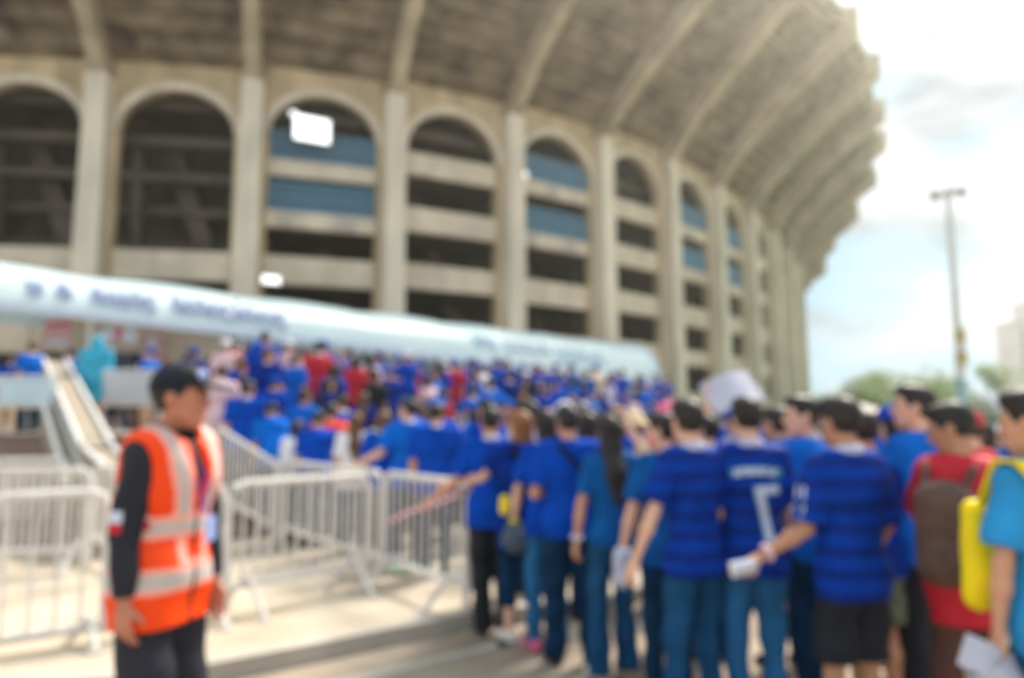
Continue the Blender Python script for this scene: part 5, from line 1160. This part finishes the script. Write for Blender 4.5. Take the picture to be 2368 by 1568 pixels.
for px, Y in ((8, 14.6), (34, 15.4), (60, 14.2), (148, 15.6), (20, 16.3), (420, 15.2), (505, 13.3), (1590, 12), (1620, 9.5), (1660, 10.5), (1745, 9.6), (1780, 12), (1600, 16), (1830, 8.5), (1905, 9.2), (1960, 8.0), (2050, 7.4), (2110, 8.4), (2160, 7.6), (2230, 6.6), (2280, 6.2), (2330, 7.5), (2100, 6.2)):
    x = W(px, Y, 1.2)
    if try_spot(x, Y, .4): cand.append((x, Y, 'side'))
cand.sort(key=lambda c: c[1]); cand = cand[:256]
print('crowd', len(cand))
SH = [('blue', 'royal blue', 34), ('bluel', 'bright blue', 20), ('blued', 'deep blue', 12), ('teal', 'teal blue', 8), ('white', 'white', 5), ('lilac', 'pale lilac', 4), ('red', 'red', 5), ('pinkpale', 'pale pink', 2), ('black', 'black', 2), ('tan', 'tan', 1)]
TR = [('jeand', 'dark jeans'), ('jean', 'blue jeans'), ('black', 'black trousers'), ('darkgrey', 'dark trousers'), ('tan', 'tan trousers')]
CPS = [('blue', 'blue cap'), ('white', 'white cap'), ('bluel', 'bright blue cap'), ('red', 'red cap'), ('pink', 'pink cap'), ('lilac', 'lilac cap')]
KIDS = [list(p[0].children) for p in PROTO]; GRAND = {k_: list(k_.children) for L_ in KIDS for k_ in L_}
first = [True]*len(PROTO); made = []
def pick(lst): 
    t = cr.uniform(0, sum(a[2] for a in lst)); 
    for a in lst:
        t -= a[2]
        if t <= 0: return a
    return lst[-1]
for (x, y, zone) in cand:
    pi = cr.choice([0, 0, 1, 2, 3, 4, 5, 5, 6, 7]); o, D, (hd, sex) = PROTO[pi]
    if first[pi]: r = o; ch = list(o.children_recursive); first[pi] = False
    else:
        r = o.copy(); COL.objects.link(r); ch = []
        for k_ in KIDS[pi]:
            c_ = k_.copy(); COL.objects.link(c_); c_.parent = r; ch.append(c_)
            for g_ in GRAND[k_]: d_ = g_.copy(); COL.objects.link(d_); d_.parent = c_
    r.location = (x, y, ground_z(x, y)); r.rotation_euler = (0, 0, R(cr.gauss(22, 32))); s_ = cr.uniform(.90, 1.02)*(1 if sex == 'm' else .95); r.scale = (s_*cr.uniform(.95, 1.06), s_, s_)
    sm, sn, _ = pick(SH); tm, tn_ = cr.choice(TR); cm, cn = cr.choice(CPS[:3] if cr.random() < .7 else CPS); sk = cr.choice(['skin', 'skin', 'skin3', 'skin3', 'skin2']); hm = cr.choice(['hair', 'hair', 'hair', 'hairb'])
    for c_ in ch:
        n_ = c_.name.split('.')[0]
        m_ = {'shirt': sm, 'trousers': tm, 'shorts': tm, 'cap': cm, 'hair': hm, 'body': sk}.get(n_)
        if m_: c_.material_slots[0].material = M[m_]
    r['category'] = 'person'; r['group'] = 'people in the crowd below the marquee'
    desc = 'person in %s shirt and %s' % (sn, cn) if hd == 'cap' else 'person in %s shirt, %s %s hair,' % (sn, {'short hair': 'short', 'long hair': 'long', 'bobbed hair': 'bobbed', 'ponytail': 'tied'}[hd], {'hair': 'black', 'hairb': 'brown'}[hm])
    zc = r.location.z; d_ = y*math.cos(PITCH); px = 1184+F_PX*x/d_
    if zone == 'left': where = 'atop the stairs'
    elif zone == 'side' and px < 600: where = 'far left'
    elif zone == 'side': where = 'behind the queue'
    elif zc > PLZ-.1: where = 'under the marquee'
    elif zc > .2: where = 'on the stairs'
    else: where = 'before the stairs'
    made.append((desc, where, px, r))
grp = {}
for desc, where, px, r in made: grp.setdefault((desc, where), []).append((px, r))
ORD = ['leftmost', 'second from left', 'third from left', 'fourth from left', 'fifth from left', 'sixth from left', 'seventh from left', 'eighth from left', 'ninth from left', 'tenth from left', 'eleventh from left', 'twelfth from left', 'thirteenth from left', 'fourteenth from left', 'fifteenth from left', 'sixteenth from left', 'seventeenth from left']
for (desc, where), L_ in grp.items():
    L_.sort(key=lambda t: t[0])
    for i, (px, r) in enumerate(L_): r['label'] = '%s %s' % (desc, where) if len(L_) == 1 else '%s %s, %s' % (desc, where, ORD[min(i, 16)])
for i, (o, D, t_) in enumerate(PROTO):
    if first[i]:
        for c_ in list(o.children): bpy.data.objects.remove(c_)
        bpy.data.objects.remove(o)
